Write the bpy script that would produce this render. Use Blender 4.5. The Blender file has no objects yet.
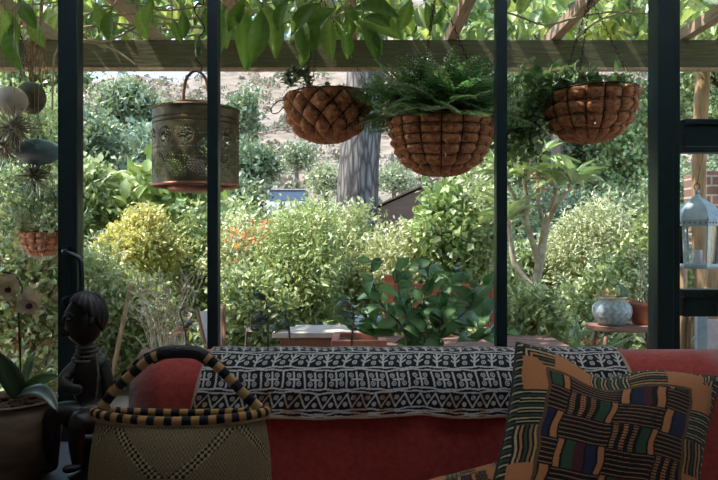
import bpy, math, random
import numpy as np
from mathutils import Vector, Matrix
random.seed(7)
RNG = np.random.default_rng(11)
SC = bpy.context.scene
COL = SC.collection
F, CX, CY, EYE = 718.0, 359.0, 240.0, 1.15
PI = math.pi

def P(px, py, D):
    return Vector(((px-CX)/F*D, D, EYE-(py-CY)/F*D))
def S(D): return D/F
def lin(c):
    return tuple(((v/255)/12.92 if v/255 <= .04045 else ((v/255+.055)/1.055)**2.4) for v in c)

# ------------------------------------------------------------ mesh helpers
def join(parts):
    V=[];Fc=[];n=0
    for v,f in parts:
        v=[tuple(p) for p in v]
        V+=v; Fc+=[tuple(i+n for i in q) for q in f]; n+=len(v)
    return V,Fc
def box(x0,y0,z0,x1,y1,z1):
    v=[(x0,y0,z0),(x1,y0,z0),(x1,y1,z0),(x0,y1,z0),(x0,y0,z1),(x1,y0,z1),(x1,y1,z1),(x0,y1,z1)]
    return v,[(0,3,2,1),(4,5,6,7),(0,1,5,4),(1,2,6,5),(2,3,7,6),(3,0,4,7)]
def tube(pts, r, n=8, closed=False, cap=True):
    pts=[Vector(p) for p in pts]; m=len(pts)
    rr=list(r) if hasattr(r,'__len__') else [r]*m
    V=[];Fc=[]
    up=Vector((0,0,1)); prev=None
    for i,p in enumerate(pts):
        if closed: t=(pts[(i+1)%m]-pts[i-1])
        else: t=pts[min(i+1,m-1)]-pts[max(i-1,0)]
        if t.length<1e-9: t=Vector((0,0,1))
        t.normalize()
        if prev is None:
            a=up if abs(t.z)<.9 else Vector((1,0,0))
            nx=t.cross(a).normalized()
        else:
            nx=(prev-t*prev.dot(t))
            if nx.length<1e-6: nx=t.cross(Vector((1,0,0)))
            nx.normalize()
        prev=nx; ny=t.cross(nx)
        for k in range(n):
            a=2*PI*k/n
            V.append(p+(nx*math.cos(a)+ny*math.sin(a))*rr[i])
    for i in range(m if closed else m-1):
        j=(i+1)%m
        for k in range(n):
            k2=(k+1)%n
            Fc.append((i*n+k,i*n+k2,j*n+k2,j*n+k))
    if cap and not closed:
        Fc.append(tuple(range(n))[::-1]); Fc.append(tuple((m-1)*n+k for k in range(n)))
    return V,Fc
def lathe(prof, n=32, c=(0,0,0), sx=1, sy=1):
    V=[];Fc=[]; m=len(prof)
    for r,z in prof:
        for k in range(n):
            a=2*PI*k/n
            V.append((c[0]+r*sx*math.cos(a), c[1]+r*sy*math.sin(a), c[2]+z))
    for i in range(m-1):
        for k in range(n):
            k2=(k+1)%n
            Fc.append((i*n+k,i*n+k2,(i+1)*n+k2,(i+1)*n+k))
    Fc.append(tuple(range(n))[::-1]); Fc.append(tuple((m-1)*n+k for k in range(n)))
    return V,Fc
def ellipsoid(c, r, n=20, m=12):
    prof=[(max(1e-4,math.sin(PI*i/m)), -math.cos(PI*i/m)) for i in range(m+1)]
    V,Fc=lathe(prof,n)
    return [(c[0]+v[0]*r[0], c[1]+v[1]*r[1], c[2]+v[2]*r[2]) for v in V],Fc
def smoothpath(pts, k=6):
    pts=[Vector(p) for p in pts]; out=[]
    for i in range(len(pts)-1):
        p0=pts[max(i-1,0)];p1=pts[i];p2=pts[i+1];p3=pts[min(i+2,len(pts)-1)]
        for s in range(k):
            t=s/k
            out.append(.5*((2*p1)+(p2-p0)*t+(2*p0-5*p1+4*p2-p3)*t*t+(3*p1-p0-3*p2+p3)*t**3))
    out.append(pts[-1]); return out
def slab(c, size, rot=0, bev=0): # box centred at c rotated about z
    x,y,z=size
    V,Fc=box(-x/2,-y/2,-z/2,x/2,y/2,z/2)
    R=Matrix.Rotation(rot,3,'Z')
    return [Vector(c)+R@Vector(v) for v in V],Fc

def link(o, parent=None):
    COL.objects.link(o)
    if parent is not None:
        o.parent=parent
        o.matrix_parent_inverse=parent.matrix_basis.inverted()
    return o
def obj(name, vf, mat, parent=None, smooth=False, colors=None, bevel=0, subsurf=0, solid=0):
    V,Fc=vf
    me=bpy.data.meshes.new(name)
    me.from_pydata([tuple(v) for v in V],[],[tuple(f) for f in Fc]); me.update()
    me.materials.append(mat)
    if smooth: me.polygons.foreach_set('use_smooth',[True]*len(me.polygons))
    if colors is not None: setcol(me,colors)
    o=bpy.data.objects.new(name,me); link(o,parent)
    if solid:
        m=o.modifiers.new('s','SOLIDIFY'); m.thickness=solid; m.offset=0
    if bevel:
        m=o.modifiers.new('b','BEVEL'); m.width=bevel; m.segments=3; m.limit_method='ANGLE'
        me.polygons.foreach_set('use_smooth',[True]*len(me.polygons))
        m2=o.modifiers.new('w','WEIGHTED_NORMAL')
    if subsurf:
        m=o.modifiers.new('u','SUBSURF'); m.levels=m.render_levels=subsurf
    return o
def setcol(me, cols):
    a=me.color_attributes.new('Col','FLOAT_COLOR','POINT')
    c=np.ones((len(me.vertices),4),np.float32); c[:,:3]=cols
    a.data.foreach_set('color',c.ravel())
def np_obj(name, V, Fq, mat, parent=None, smooth=False, colors=None):
    """V (n,3), Fq (m,k) arrays"""
    me=bpy.data.meshes.new(name)
    n=len(V); m,k=Fq.shape
    me.vertices.add(n); me.vertices.foreach_set('co',np.asarray(V,np.float32).ravel())
    me.loops.add(m*k); me.loops.foreach_set('vertex_index',Fq.astype(np.int32).ravel())
    me.polygons.add(m); me.polygons.foreach_set('loop_start',(np.arange(m)*k).astype(np.int32))
    me.polygons.foreach_set('loop_total',np.full(m,k,np.int32))
    if smooth: me.polygons.foreach_set('use_smooth',np.ones(m,bool))
    me.update(calc_edges=True); me.validate()
    me.materials.append(mat)
    if colors is not None: setcol(me,colors)
    o=bpy.data.objects.new(name,me); link(o,parent); return o
def grid_faces(nu,nv,wrap=False):
    """verts indexed j*nu+i ; i along u"""
    i=np.arange(nu if wrap else nu-1); j=np.arange(nv-1)
    I,J=np.meshgrid(i,j); I2=(I+1)%nu
    return np.stack([J*nu+I,J*nu+I2,(J+1)*nu+I2,(J+1)*nu+I],-1).reshape(-1,4)
def tag(o,label=None,cat=None,group=None,kind=None):
    if label: o['label']=label
    if cat: o['category']=cat
    if group: o['group']=group
    if kind: o['kind']=kind
    return o
def thing(name,label,cat,loc=(0,0,0),group=None):
    o=bpy.data.objects.new(name,None); o.empty_display_size=.05
    o.location=loc; COL.objects.link(o)
    return tag(o,label,cat,group)
def struct(name,vf,mat,parent=None,bevel=0):
    o=obj(name,vf,mat,parent,bevel=bevel)
    if parent is None: o['kind']='structure'
    return o

# ------------------------------------------------------------ materials
def nmat(name):
    m=bpy.data.materials.new(name); m.use_nodes=True
    nt=m.node_tree; b=nt.nodes['Principled BSDF']; return m,nt,b
def noise_ramp(nt, stops, scale=8, stretch=(1,1,1), detail=5, rough=.6, kind='noise'):
    tc=nt.nodes.new('ShaderNodeTexCoord'); mp=nt.nodes.new('ShaderNodeMapping')
    mp.inputs['Scale'].default_value=stretch
    nt.links.new(tc.outputs['Object'],mp.inputs[0])
    if kind=='noise':
        n=nt.nodes.new('ShaderNodeTexNoise'); n.inputs['Detail'].default_value=detail; n.inputs['Roughness'].default_value=rough; out=n.outputs[0]
    else:
        n=nt.nodes.new('ShaderNodeTexVoronoi'); out=n.outputs[0]
    n.inputs['Scale'].default_value=scale
    nt.links.new(mp.outputs[0],n.inputs['Vector'])
    r=nt.nodes.new('ShaderNodeValToRGB')
    e=r.color_ramp.elements
    while len(e)<len(stops): e.new(.5)
    for k,(p,c) in enumerate(stops):
        e[k].position=p; e[k].color=(*lin(c),1)
    nt.links.new(out,r.inputs[0])
    return r,n,out,mp
def mat(name, c1, c2=None, scale=10, stretch=(1,1,1), rough=.6, bump=0, metal=0, spec=.5, kind='noise', pos=(.35,.65), sheen=0, detail=5):
    m,nt,b=nmat(name)
    b.inputs['Roughness'].default_value=rough; b.inputs['Metallic'].default_value=metal
    b.inputs['Specular IOR Level'].default_value=spec
    if sheen: b.inputs['Sheen Weight'].default_value=sheen
    c2=c2 or tuple(v*.85 for v in c1)
    r,n,out,mp=noise_ramp(nt,[(pos[0],c1),(pos[1],c2)],scale,stretch,detail,kind=kind)
    nt.links.new(r.outputs[0],b.inputs['Base Color'])
    if bump:
        bp=nt.nodes.new('ShaderNodeBump'); bp.inputs['Strength'].default_value=bump; bp.inputs['Distance'].default_value=.01
        nt.links.new(out,bp.inputs['Height']); nt.links.new(bp.outputs[0],b.inputs['Normal'])
    return m
def colmat(name, rough=.8, bump=0, bscale=300, sheen=0, spec=.3):
    m,nt,b=nmat(name)
    a=nt.nodes.new('ShaderNodeAttribute'); a.attribute_name='Col'
    nt.links.new(a.outputs['Color'],b.inputs['Base Color'])
    b.inputs['Roughness'].default_value=rough; b.inputs['Specular IOR Level'].default_value=spec
    b.inputs['Sheen Weight'].default_value=sheen
    if bump:
        tc=nt.nodes.new('ShaderNodeTexCoord')
        n=nt.nodes.new('ShaderNodeTexNoise'); n.inputs['Scale'].default_value=bscale
        nt.links.new(tc.outputs['Object'],n.inputs['Vector'])
        bp=nt.nodes.new('ShaderNodeBump'); bp.inputs['Strength'].default_value=bump; bp.inputs['Distance'].default_value=.002
        nt.links.new(n.outputs[0],bp.inputs['Height']); nt.links.new(bp.outputs[0],b.inputs['Normal'])
    return m
def leafmat(name, trans=.35, gloss=.12, rough=.45):
    m=bpy.data.materials.new(name); m.use_nodes=True; nt=m.node_tree; nt.nodes.clear()
    N=nt.nodes.new; L=nt.links.new
    out=N('ShaderNodeOutputMaterial'); a=N('ShaderNodeAttribute'); a.attribute_name='Col'
    d=N('ShaderNodeBsdfDiffuse'); t=N('ShaderNodeBsdfTranslucent'); g=N('ShaderNodeBsdfGlossy'); g.inputs['Roughness'].default_value=rough
    g.inputs['Color'].default_value=(.9,.95,.9,1)
    hs=N('ShaderNodeMixRGB'); hs.blend_type='MULTIPLY'; hs.inputs[0].default_value=1; hs.inputs[2].default_value=(1.25,1.15,.7,1)
    m1=N('ShaderNodeMixShader'); m1.inputs[0].default_value=trans
    m2=N('ShaderNodeMixShader'); fr=N('ShaderNodeFresnel'); fr.inputs[0].default_value=1.4
    mu=N('ShaderNodeMath'); mu.operation='MULTIPLY_ADD'; mu.inputs[1].default_value=.5; mu.inputs[2].default_value=gloss*.3
    L(a.outputs['Color'],d.inputs[0]); L(a.outputs['Color'],hs.inputs[1]); L(hs.outputs[0],t.inputs[0])
    L(d.outputs[0],m1.inputs[1]); L(t.outputs[0],m1.inputs[2])
    L(fr.outputs[0],mu.inputs[0]); L(mu.outputs[0],m2.inputs[0])
    L(m1.outputs[0],m2.inputs[1]); L(g.outputs[0],m2.inputs[2]); L(m2.outputs[0],out.inputs[0])
    return m
def glassmat(name, tint=(.97,.98,.98), refl=1.0):
    m=bpy.data.materials.new(name); m.use_nodes=True; nt=m.node_tree; nt.nodes.clear()
    N=nt.nodes.new; L=nt.links.new
    out=N('ShaderNodeOutputMaterial'); t=N('ShaderNodeBsdfTransparent'); t.inputs[0].default_value=(*tint,1)
    g=N('ShaderNodeBsdfGlossy'); g.inputs['Roughness'].default_value=.02
    fr=N('ShaderNodeFresnel'); fr.inputs[0].default_value=1.2
    mx=N('ShaderNodeMixShader')
    L(fr.outputs[0],mx.inputs[0]); L(t.outputs[0],mx.inputs[1]); L(g.outputs[0],mx.inputs[2]); L(mx.outputs[0],out.inputs[0])
    return m

M={}
M['frame']=mat('dark_frame_paint',(18,38,42),(24,46,50),scale=30,rough=.35)
M['beam']=mat('beam_timber',(112,108,80),(78,78,60),scale=5,stretch=(1.2,14,14),rough=.8,bump=.3)
M['rafter']=mat('rafter_timber',(196,168,148),(160,132,114),scale=5,stretch=(14,1.2,14),rough=.75,bump=.2)
M['glass']=glassmat('window_glass')
M['wall']=mat('plaster',(222,214,200),(210,202,190),scale=4,rough=.9)
M['ceil']=mat('ceiling_paint',(226,222,212),(216,212,202),scale=3,rough=.9)
M['floor']=mat('floor_boards',(120,84,58),(88,60,42),scale=4,stretch=(10,1,1),rough=.5)
M['sofa']=mat('sofa_velvet',(176,68,58),(150,54,48),scale=60,rough=.85,bump=.25,sheen=.45,spec=.2)
M['wood_dark']=mat('dark_wood',(58,40,30),(36,25,20),scale=4,stretch=(1,10,10),rough=.45)
M['ebony']=mat('ebony',(20,17,17),(30,24,22),scale=14,rough=.45,bump=.15)
M['bead']=mat('beads',(120,118,104),(70,66,60),scale=90,rough=.5)
M['pot_brown']=mat('pot_glaze',(134,112,88),(94,78,62),scale=9,stretch=(1,1,3),rough=.6,bump=.2)
M['soil']=mat('bark_mulch',(110,82,58),(60,44,32),scale=60,rough=.95,bump=.5)
M['coir']=mat('coir_liner',(214,146,100),(142,88,58),scale=45,rough=.95,bump=.8,detail=8)
M['wire']=mat('dark_wire',(34,32,28),(46,40,34),scale=40,rough=.5,metal=.6)
M['chain']=mat('chain_metal',(60,56,48),(40,38,34),scale=40,rough=.5,metal=.7)
M['bronze']=mat('punched_metal',(124,112,80),(84,76,54),scale=30,rough=.5,metal=.45)
M['copper']=mat('copper_ring',(190,132,108),(150,104,84),scale=30,rough=.4,metal=.5)
M['leaf']=leafmat('leaf_soft')
M['leafg']=leafmat('leaf_glossy',trans=.25,gloss=.25,rough=.35)
M['leafthin']=leafmat('leaf_thin',trans=.58,gloss=.1)
M['bark']=mat('pine_bark',(196,188,186),(112,108,112),scale=7,stretch=(3,3,.7),rough=.95,bump=1.0,detail=8,pos=(.4,.62))
M['bark2']=mat('branch_bark',(132,116,98),(84,72,60),scale=20,stretch=(1,1,.4),rough=.9,bump=.4)
M['barkpale']=mat('pale_twig',(196,182,158),(150,136,112),scale=20,rough=.9)
M['grass']=mat('garden_ground',(98,98,60),(70,74,46),scale=3,rough=.95,bump=.4)
M['paving']=mat('patio_paving',(170,150,132),(146,126,110),scale=3,rough=.85)
M['hill']=mat('dry_hill',(148,130,114),(102,97,80),scale=.55,rough=.95,detail=9,pos=(.38,.66))
M['terra']=mat('terracotta',(190,122,94),(166,104,80),scale=12,rough=.85,bump=.1)
M['terrawood']=mat('orange_timber',(204,118,84),(170,92,64),scale=5,stretch=(1,8,8),rough=.7)
M['tabletop']=mat('weathered_top',(206,190,178),(180,164,152),scale=6,stretch=(1,6,1),rough=.6)
M['tablewood']=mat('table_wood',(140,94,64),(110,72,50),scale=6,stretch=(1,6,6),rough=.7)
M['stool']=mat('stool_wood',(158,118,100),(120,88,74),scale=7,stretch=(1,7,7),rough=.8,bump=.3)
M['lantern']=mat('zinc_white',(178,192,196),(146,162,170),scale=16,rough=.55,metal=.2)
M['rawpost']=mat('raw_post',(176,146,110),(140,110,80),scale=6,stretch=(6,6,1),rough=.9,bump=.4)
M['cream_gourd']=mat('cream_gourd',(206,190,170),(186,168,150),scale=5,rough=.5)
M['olive_gourd']=mat('olive_gourd',(92,88,66),(60,60,46),scale=7,rough=.3)
M['blue_gourd']=mat('blue_gourd',(92,118,122),(66,92,98),scale=6,stretch=(1,1,4),rough=.3)
M['air']=leafmat('air_plant',trans=.2,gloss=.05)
M['root']=mat('root_fibre',(176,138,100),(112,80,54),scale=30,rough=.95)
M['hide']=mat('leather_wrap',(22,26,28),(32,34,34),scale=120,rough=.55,bump=.4)
M['cloth']=mat('pale_cloth',(222,212,208),(204,192,188),scale=30,rough=.9)
M['shed']=mat('shed_boards',(132,104,86),(108,84,70),scale=4,stretch=(.6,.6,14),rough=.9,bump=.3)
M['roof']=mat('shed_roof',(120,98,84),(100,80,70),scale=6,rough=.9)
M['carpaint']=mat('car_paint',(150,150,148),(160,160,158),scale=3,rough=.35)
M['carglass']=mat('car_glass',(50,60,72),(60,72,84),scale=3,rough=.1)
M['rubber']=mat('rubber',(26,26,28),rough=.8)
M['dgreen']=mat('green_glass_drop',(122,140,90),(96,116,70),scale=20,rough=.2)
M['string']=mat('hanging_string',(170,150,116),(140,120,92),scale=40,rough=.9)
M['col']=colmat('woven_colour',rough=.85,bump=.5,bscale=500)
M['colcloth']=colmat('printed_cotton',rough=.9,bump=.4,bscale=700,sheen=.1)
M['colglaze']=colmat('painted_ceramic',rough=.3,spec=.5)
M['petal']=leafmat('petals',trans=.4,gloss=.05)

def barkmat():
    m,nt,b=nmat('furrowed_bark'); tc=nt.nodes.new('ShaderNodeTexCoord'); mp=nt.nodes.new('ShaderNodeMapping'); mp.inputs['Scale'].default_value=(17,17,2.8)
    nz=nt.nodes.new('ShaderNodeTexNoise'); nz.inputs['Scale'].default_value=5; nz.inputs['Detail'].default_value=4
    ad=nt.nodes.new('ShaderNodeMixRGB'); ad.blend_type='ADD'; ad.inputs[0].default_value=.35
    vo=nt.nodes.new('ShaderNodeTexVoronoi'); vo.feature='DISTANCE_TO_EDGE'; vo.inputs['Scale'].default_value=1.0
    nt.links.new(tc.outputs['Object'],mp.inputs[0]); nt.links.new(tc.outputs['Object'],nz.inputs['Vector'])
    nt.links.new(mp.outputs[0],ad.inputs[1]); nt.links.new(nz.outputs['Color'],ad.inputs[2]); nt.links.new(ad.outputs[0],vo.inputs['Vector'])
    r=nt.nodes.new('ShaderNodeValToRGB'); e=r.color_ramp.elements; e.new(.5)
    for k,(p_,c) in enumerate(((.0,(62,56,52)),(.2,(118,109,103)),(.55,(154,143,136)))): e[k].position=p_; e[k].color=(*lin(c),1)
    nt.links.new(vo.outputs['Distance'],r.inputs[0]); nt.links.new(r.outputs[0],b.inputs['Base Color']); b.inputs['Roughness'].default_value=.95
    bp=nt.nodes.new('ShaderNodeBump'); bp.inputs['Strength'].default_value=1; bp.inputs['Distance'].default_value=.04
    nt.links.new(r.outputs[0],bp.inputs['Height']); nt.links.new(bp.outputs[0],b.inputs['Normal'])
    return m
M['bark']=barkmat()
_m,_nt,_b=nmat('added_skylight_opal'); _nt.nodes.remove(_b); _t=_nt.nodes.new('ShaderNodeBsdfTranslucent'); _t.inputs[0].default_value=(.66,.67,.66,1)  # translucent sheet for the added skylight, softens the sun coming in
_nt.links.new(_t.outputs[0],_nt.nodes['Material Output'].inputs[0]); M['opal']=_m
def brickmat():
    m,nt,b=nmat('brick_wall'); tc=nt.nodes.new('ShaderNodeTexCoord'); mp=nt.nodes.new('ShaderNodeMapping')
    mp.inputs['Rotation'].default_value=(PI/2,0,0)
    br=nt.nodes.new('ShaderNodeTexBrick'); br.inputs['Scale'].default_value=1
    br.inputs['Color1'].default_value=(*lin((150,108,90)),1); br.inputs['Color2'].default_value=(*lin((120,92,80)),1); br.inputs['Mortar'].default_value=(*lin((176,166,152)),1)
    br.inputs['Brick Width'].default_value=.22; br.inputs['Row Height'].default_value=.075; br.inputs['Mortar Size'].default_value=.008
    nt.links.new(tc.outputs['Object'],mp.inputs[0]); nt.links.new(mp.outputs[0],br.inputs['Vector']); nt.links.new(br.outputs['Color'],b.inputs['Base Color'])
    b.inputs['Roughness'].default_value=.9
    bp=nt.nodes.new('ShaderNodeBump'); bp.invert=True; bp.inputs['Strength'].default_value=.5; bp.inputs['Distance'].default_value=.01
    nt.links.new(br.outputs['Fac'],bp.inputs['Height']); nt.links.new(bp.outputs[0],b.inputs['Normal'])
    return m
M['brick']=brickmat()

# ------------------------------------------------------------ foliage
T_SMALL=(np.array([(0,0,0),(.5,.45,.10),(0,1,-.08),(-.5,.45,.10)],float), np.array([(0,1,2),(0,2,3)]), np.array([.85,1,1.05,1]))
def big_template():
    # leaf: base, rows at .18 .4 .65 .85, tip ; 3 columns
    rows=[(.0,.04),(.15,.34),(.38,.5),(.62,.44),(.84,.22),(1.0,.02)]
    V=[];f=[];w=[]
    for k,(y,h) in enumerate(rows):
        z=.10*math.sin(PI*y)-.16*y*y
        V+=[(-h,y,z+.16*h),(0,y,z-.03),(h,y,z+.16*h)]; w+=[.92,1.22,.92]
    for k in range(len(rows)-1):
        a=k*3; b=a+3
        f+=[(a,a+1,b+1),(a,b+1,b),(a+1,a+2,b+2),(a+1,b+2,b+1)]
    return np.array(V,float),np.array(f),np.array(w)
T_BIG=big_template()
def vine_template():
    rows=[(0,.03),(.07,.10),(.15,.2),(.23,.29),(.31,.36),(.39,.42),(.47,.46),(.55,.485),(.63,.49),(.71,.46),(.79,.39),(.87,.28),(.94,.15),(1,.02)]
    V=[];f=[];w=[]
    for k,(y,h) in enumerate(rows):
        z=.10*math.sin(PI*y)-.22*y*y; rib=.02*(1 if k%2 else -1); q=1.0+.10*(1 if k%2 else -1)
        V+=[(-h,y+.05,z+.22*h),(-h*.5,y+.02,z+.08*h+rib),(0,y,z-.03),(h*.5,y+.02,z+.08*h+rib),(h,y+.05,z+.22*h)]; w+=[.9,q*.95,1.45,q*.95,.9]
    for k in range(len(rows)-1):
        for c in range(4):
            a=k*5+c; f+=[(a,a+1,a+6),(a,a+6,a+5)]
    return np.array(V,float),np.array(f),np.array(w)
T_VINE=vine_template()
def blade_template():
    rows=[(0,.35),(.25,.5),(.5,.45),(.75,.28),(1,.02)]
    V=[];f=[];w=[]
    for y,h in rows:
        z=-.35*y*y
        V+=[(-h,y,z+.1*h),(h,y,z+.1*h)]; w+=[1,1]
    for k in range(len(rows)-1):
        a=2*k; f+=[(a,a+1,a+3),(a,a+3,a+2)]
    return np.array(V,float),np.array(f),np.array(w)
T_BLADE=blade_template()
def unit(v): return v/np.maximum(np.linalg.norm(v,axis=-1,keepdims=True),1e-9)
def leaf_arrays(pos, d, nrm, length, width, cols, T):
    """pos,d,nrm (N,3); length,width (N,), cols (N,3) linear"""
    tv,tf,tw=T; N=len(pos)
    d=unit(d); s=unit(np.cross(d,nrm)); n=np.cross(s,d)
    V=pos[:,None,:]+tv[None,:,0,None]*width[:,None,None]*s[:,None,:]+tv[None,:,1,None]*length[:,None,None]*d[:,None,:]+tv[None,:,2,None]*length[:,None,None]*n[:,None,:]
    Fq=tf[None]+(np.arange(N)*len(tv))[:,None,None]
    C=cols[:,None,:]*tw[None,:,None]
    return V.reshape(-1,3),Fq.reshape(-1,3),C.reshape(-1,3)
def pick(cols,N,rng,jit=.18):
    c=np.array([lin(x) for x in cols]); k=rng.integers(0,len(c),N)
    t=rng.random((N,1)); k2=rng.integers(0,len(c),N)
    return np.clip((c[k]*t+c[k2]*(1-t))*(1+rng.normal(0,jit,(N,1))),.003,.95)
def rnd_leaves(name, pos, center, cols, L, asp, matl, parent, rng, T=T_SMALL, up=.3, out=.5, droop=0, stuff=False):
    N=len(pos)
    rv=unit(rng.normal(0,1,(N,3)))
    o=unit(pos-np.asarray(center)[None])
    d=rv+o*out+np.array([0,0,up-droop])
    nrm=unit(rng.normal(0,1,(N,3)))*.8+np.array([0,-.25,.7])+o*.3
    Ls=L*(.6+.7*rng.random(N)); W=Ls*asp*(.8+.4*rng.random(N))
    V,Fq,C=leaf_arrays(pos,d,nrm,Ls,W,pick(cols,N,rng),T)
    ob=np_obj(name,V,Fq,matl,parent,smooth=(T is not T_SMALL),colors=C)
    if stuff: ob['kind']='stuff'
    return ob
def crown_points(rng, c, r, nclust, per, cr, shell=.55, zlow=-1.0):
    dirs=unit(rng.normal(0,1,(nclust*3,3)))
    dirs=dirs[dirs[:,2]>zlow][:nclust]
    rad=(shell+(1-shell)*rng.random((len(dirs),1))**.7)
    # irregular lobes
    lob=1+.14*np.sin(dirs[:,:1]*5+c[0]*3)+.12*np.cos(dirs[:,2:3]*6+c[1])
    cc=np.asarray(c)+dirs*rad*lob*np.asarray(r)
    pts=cc[:,None,:]+rng.normal(0,1,(len(cc),per,3))*cr
    return cc,pts.reshape(-1,3)
NB=[0]
def plant(name,label,cat,px,py,rx,ry,D,cols,L=.06,asp=.5,nc=120,per=30,cr=.09,group=None,depth=1.0,T=T_SMALL,lm='leaf',ground=0.0,skirt=True,stemr=.012,nst=10,shell=.5,up=.3,barkm='bark2',trunk=None):
    NB[0]+=1; rng=np.random.default_rng(100+NB[0])
    s=S(D); c=np.array(P(px,py,D)); r=np.array([rx*s,max(rx,ry)*s*depth*.8,ry*s])
    base=Vector((c[0],c[1],ground))
    t=thing(name,label,cat,base,group)
    cc,pts=crown_points(rng,c,r,nc,per,cr,shell)
    if skirt and c[2]-r[2]>ground:   # foliage continues down to the soil
        n2=int(nc*.5)
        zz=rng.uniform(ground+.05,c[2],n2); a=rng.uniform(0,2*PI,n2); q=np.sqrt(rng.random(n2))*.95
        c2=np.stack([c[0]+np.cos(a)*q*r[0],c[1]+np.sin(a)*q*r[1],zz],-1)
        p2=(c2[:,None,:]+rng.normal(0,1,(n2,per,3))*cr).reshape(-1,3)
        pts=np.concatenate([pts,p2]); cc=np.concatenate([cc,c2])
    pts=pts[pts[:,2]>ground+.02]
    rnd_leaves('foliage',pts,c-np.array([0,0,r[2]*.5]),cols,L,asp,M[lm],t,rng,T,up=up)
    parts=[]
    if trunk:
        top=Vector((c[0],c[1],c[2]-r[2]*.2))
        b0=base
        path=smoothpath([b0,b0.lerp(top,.5)+Vector((rng.normal(0,.06),0,0)),top],5)
        parts.append(tube(path,np.linspace(trunk,trunk*.5,len(path)),8))
        sel=rng.choice(len(cc),min(nst,len(cc)),replace=False)
        for k in sel:
            e=Vector(cc[k]); st=b0.lerp(top,rng.uniform(.55,1))
            m=st.lerp(e,.5)+Vector((0,0,.08*(e-st).length))
            parts.append(tube(smoothpath([st,m,e],3),np.linspace(trunk*.4,trunk*.08,7),5))
    else:
        sel=rng.choice(len(cc),min(nst,len(cc)),replace=False)
        for k in sel:
            e=Vector(cc[k]); m=base.lerp(e,.5)+Vector((rng.normal(0,.05),rng.normal(0,.05),.05))
            st=base+Vector((rng.normal(0,.03),rng.normal(0,.03),0))
            parts.append(tube(smoothpath([st,m,e],4),np.linspace(stemr,stemr*.3,9),5))
    obj('trunk' if trunk else 'stem',join(parts),M[barkm],t,smooth=True)
    return t,cc

# ------------------------------------------------------------ world and sun
w=bpy.data.worlds.new('World'); SC.world=w; w.use_nodes=True; nt=w.node_tree
sky=nt.nodes.new('ShaderNodeTexSky'); sky.sky_type='NISHITA'; sky.sun_disc=False
SUN_EL=math.radians(60); SUN_AZ=math.radians(-100)   # measured from +Y towards +X
sky.sun_elevation=SUN_EL; sky.sun_rotation=SUN_AZ; sky.air_density=1.0; sky.dust_density=.7; sky.ozone_density=1.2
bg=nt.nodes['Background']; nt.links.new(sky.outputs[0],bg.inputs[0]); bg.inputs[1].default_value=.30
sl=bpy.data.lights.new('sun','SUN'); sl.energy=4.2; sl.angle=math.radians(.8); sl.color=(1,.93,.80)
so=bpy.data.objects.new('sun',sl); COL.objects.link(so)
sd=Vector((math.sin(SUN_AZ)*math.cos(SUN_EL),math.cos(SUN_AZ)*math.cos(SUN_EL),math.sin(SUN_EL)))
so.rotation_euler=sd.to_track_quat('Z','Y').to_euler()
SC.view_settings.view_transform='Standard'; SC.view_settings.look='None'; SC.view_settings.gamma=1
SC.view_settings.use_curve_mapping=False; SC.view_settings.exposure=1.05
SC.cycles.use_denoising=True; SC.cycles.max_bounces=10; SC.cycles.transparent_max_bounces=24
SC.cycles.sample_clamp_indirect=8
cam=bpy.data.cameras.new('camera'); co=bpy.data.objects.new('camera',cam); COL.objects.link(co)
co.location=(0,0,EYE); co.rotation_euler=(PI/2,0,0); cam.sensor_width=36; cam.lens=36.0; cam.clip_end=2000; cam.clip_start=.02
SC.camera=co

# ------------------------------------------------------------ room shell
X0,X1,YB,YF,H=-2.3,2.5,-2.6,2.5,2.55
struct('floor',box(X0,YB,-.1,X1,YF+.08,0),M['floor'])
KX0,KX1,KY0,KY1=-1.5,2.1,1.3,2.35
struct('ceiling',join([box(X0-.15,YB-.15,H,X1+.15,KY0,H+.15),box(X0-.15,KY1,H,X1+.15,YF+.12,H+.15),box(X0-.15,KY0,H,KX0,KY1,H+.15),box(KX1,KY0,H,X1+.15,KY1,H+.15)]),M['ceil'])
w5=struct('added_skylight',join([box(KX0,KY0,H+.10,KX1,KY1,H+.106)]),M['opal'])  # unseen skylight, added to light the sofa top from above
obj('added_skylight_bar',join([box(KX0+(KX1-KX0)*k/4-.02,KY0,H+.08,KX0+(KX1-KX0)*k/4+.02,KY1,H+.099) for k in (1,2,3)]),M['frame'],w5)
def side_wall(n,xa,xb,wn,xg):
    a,b,c,d=-1.8,-.8,1.1,2.1  # unseen side window openings, added to let fill light into the room
    struct(n,join([box(xa,YB,0,xb,a,H),box(xa,b,0,xb,YF+.08,H),box(xa,a,0,xb,b,c),box(xa,a,d,xb,b,H)]),M['wall'])
    wo=struct(wn,join([box(xg-.03,a,c,xg+.03,a+.05,d),box(xg-.03,b-.05,c,xg+.03,b,d),box(xg-.03,a+.05,c,xg+.03,b-.05,c+.05),box(xg-.03,a+.05,d-.05,xg+.03,b-.05,d)]),M['frame'])
    obj('window_pane',box(xg-.003,a+.05,c+.05,xg+.003,b-.05,d-.05),M['glass'],wo)
side_wall('wall_left',X0-.15,X0,'added_window_3',X0-.08)
side_wall('wall_right',X1,X1+.15,'added_window_4',X1+.08)
struct('wall_back',box(X0,YB-.15,0,X1,YB,H),M['wall'])
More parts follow.
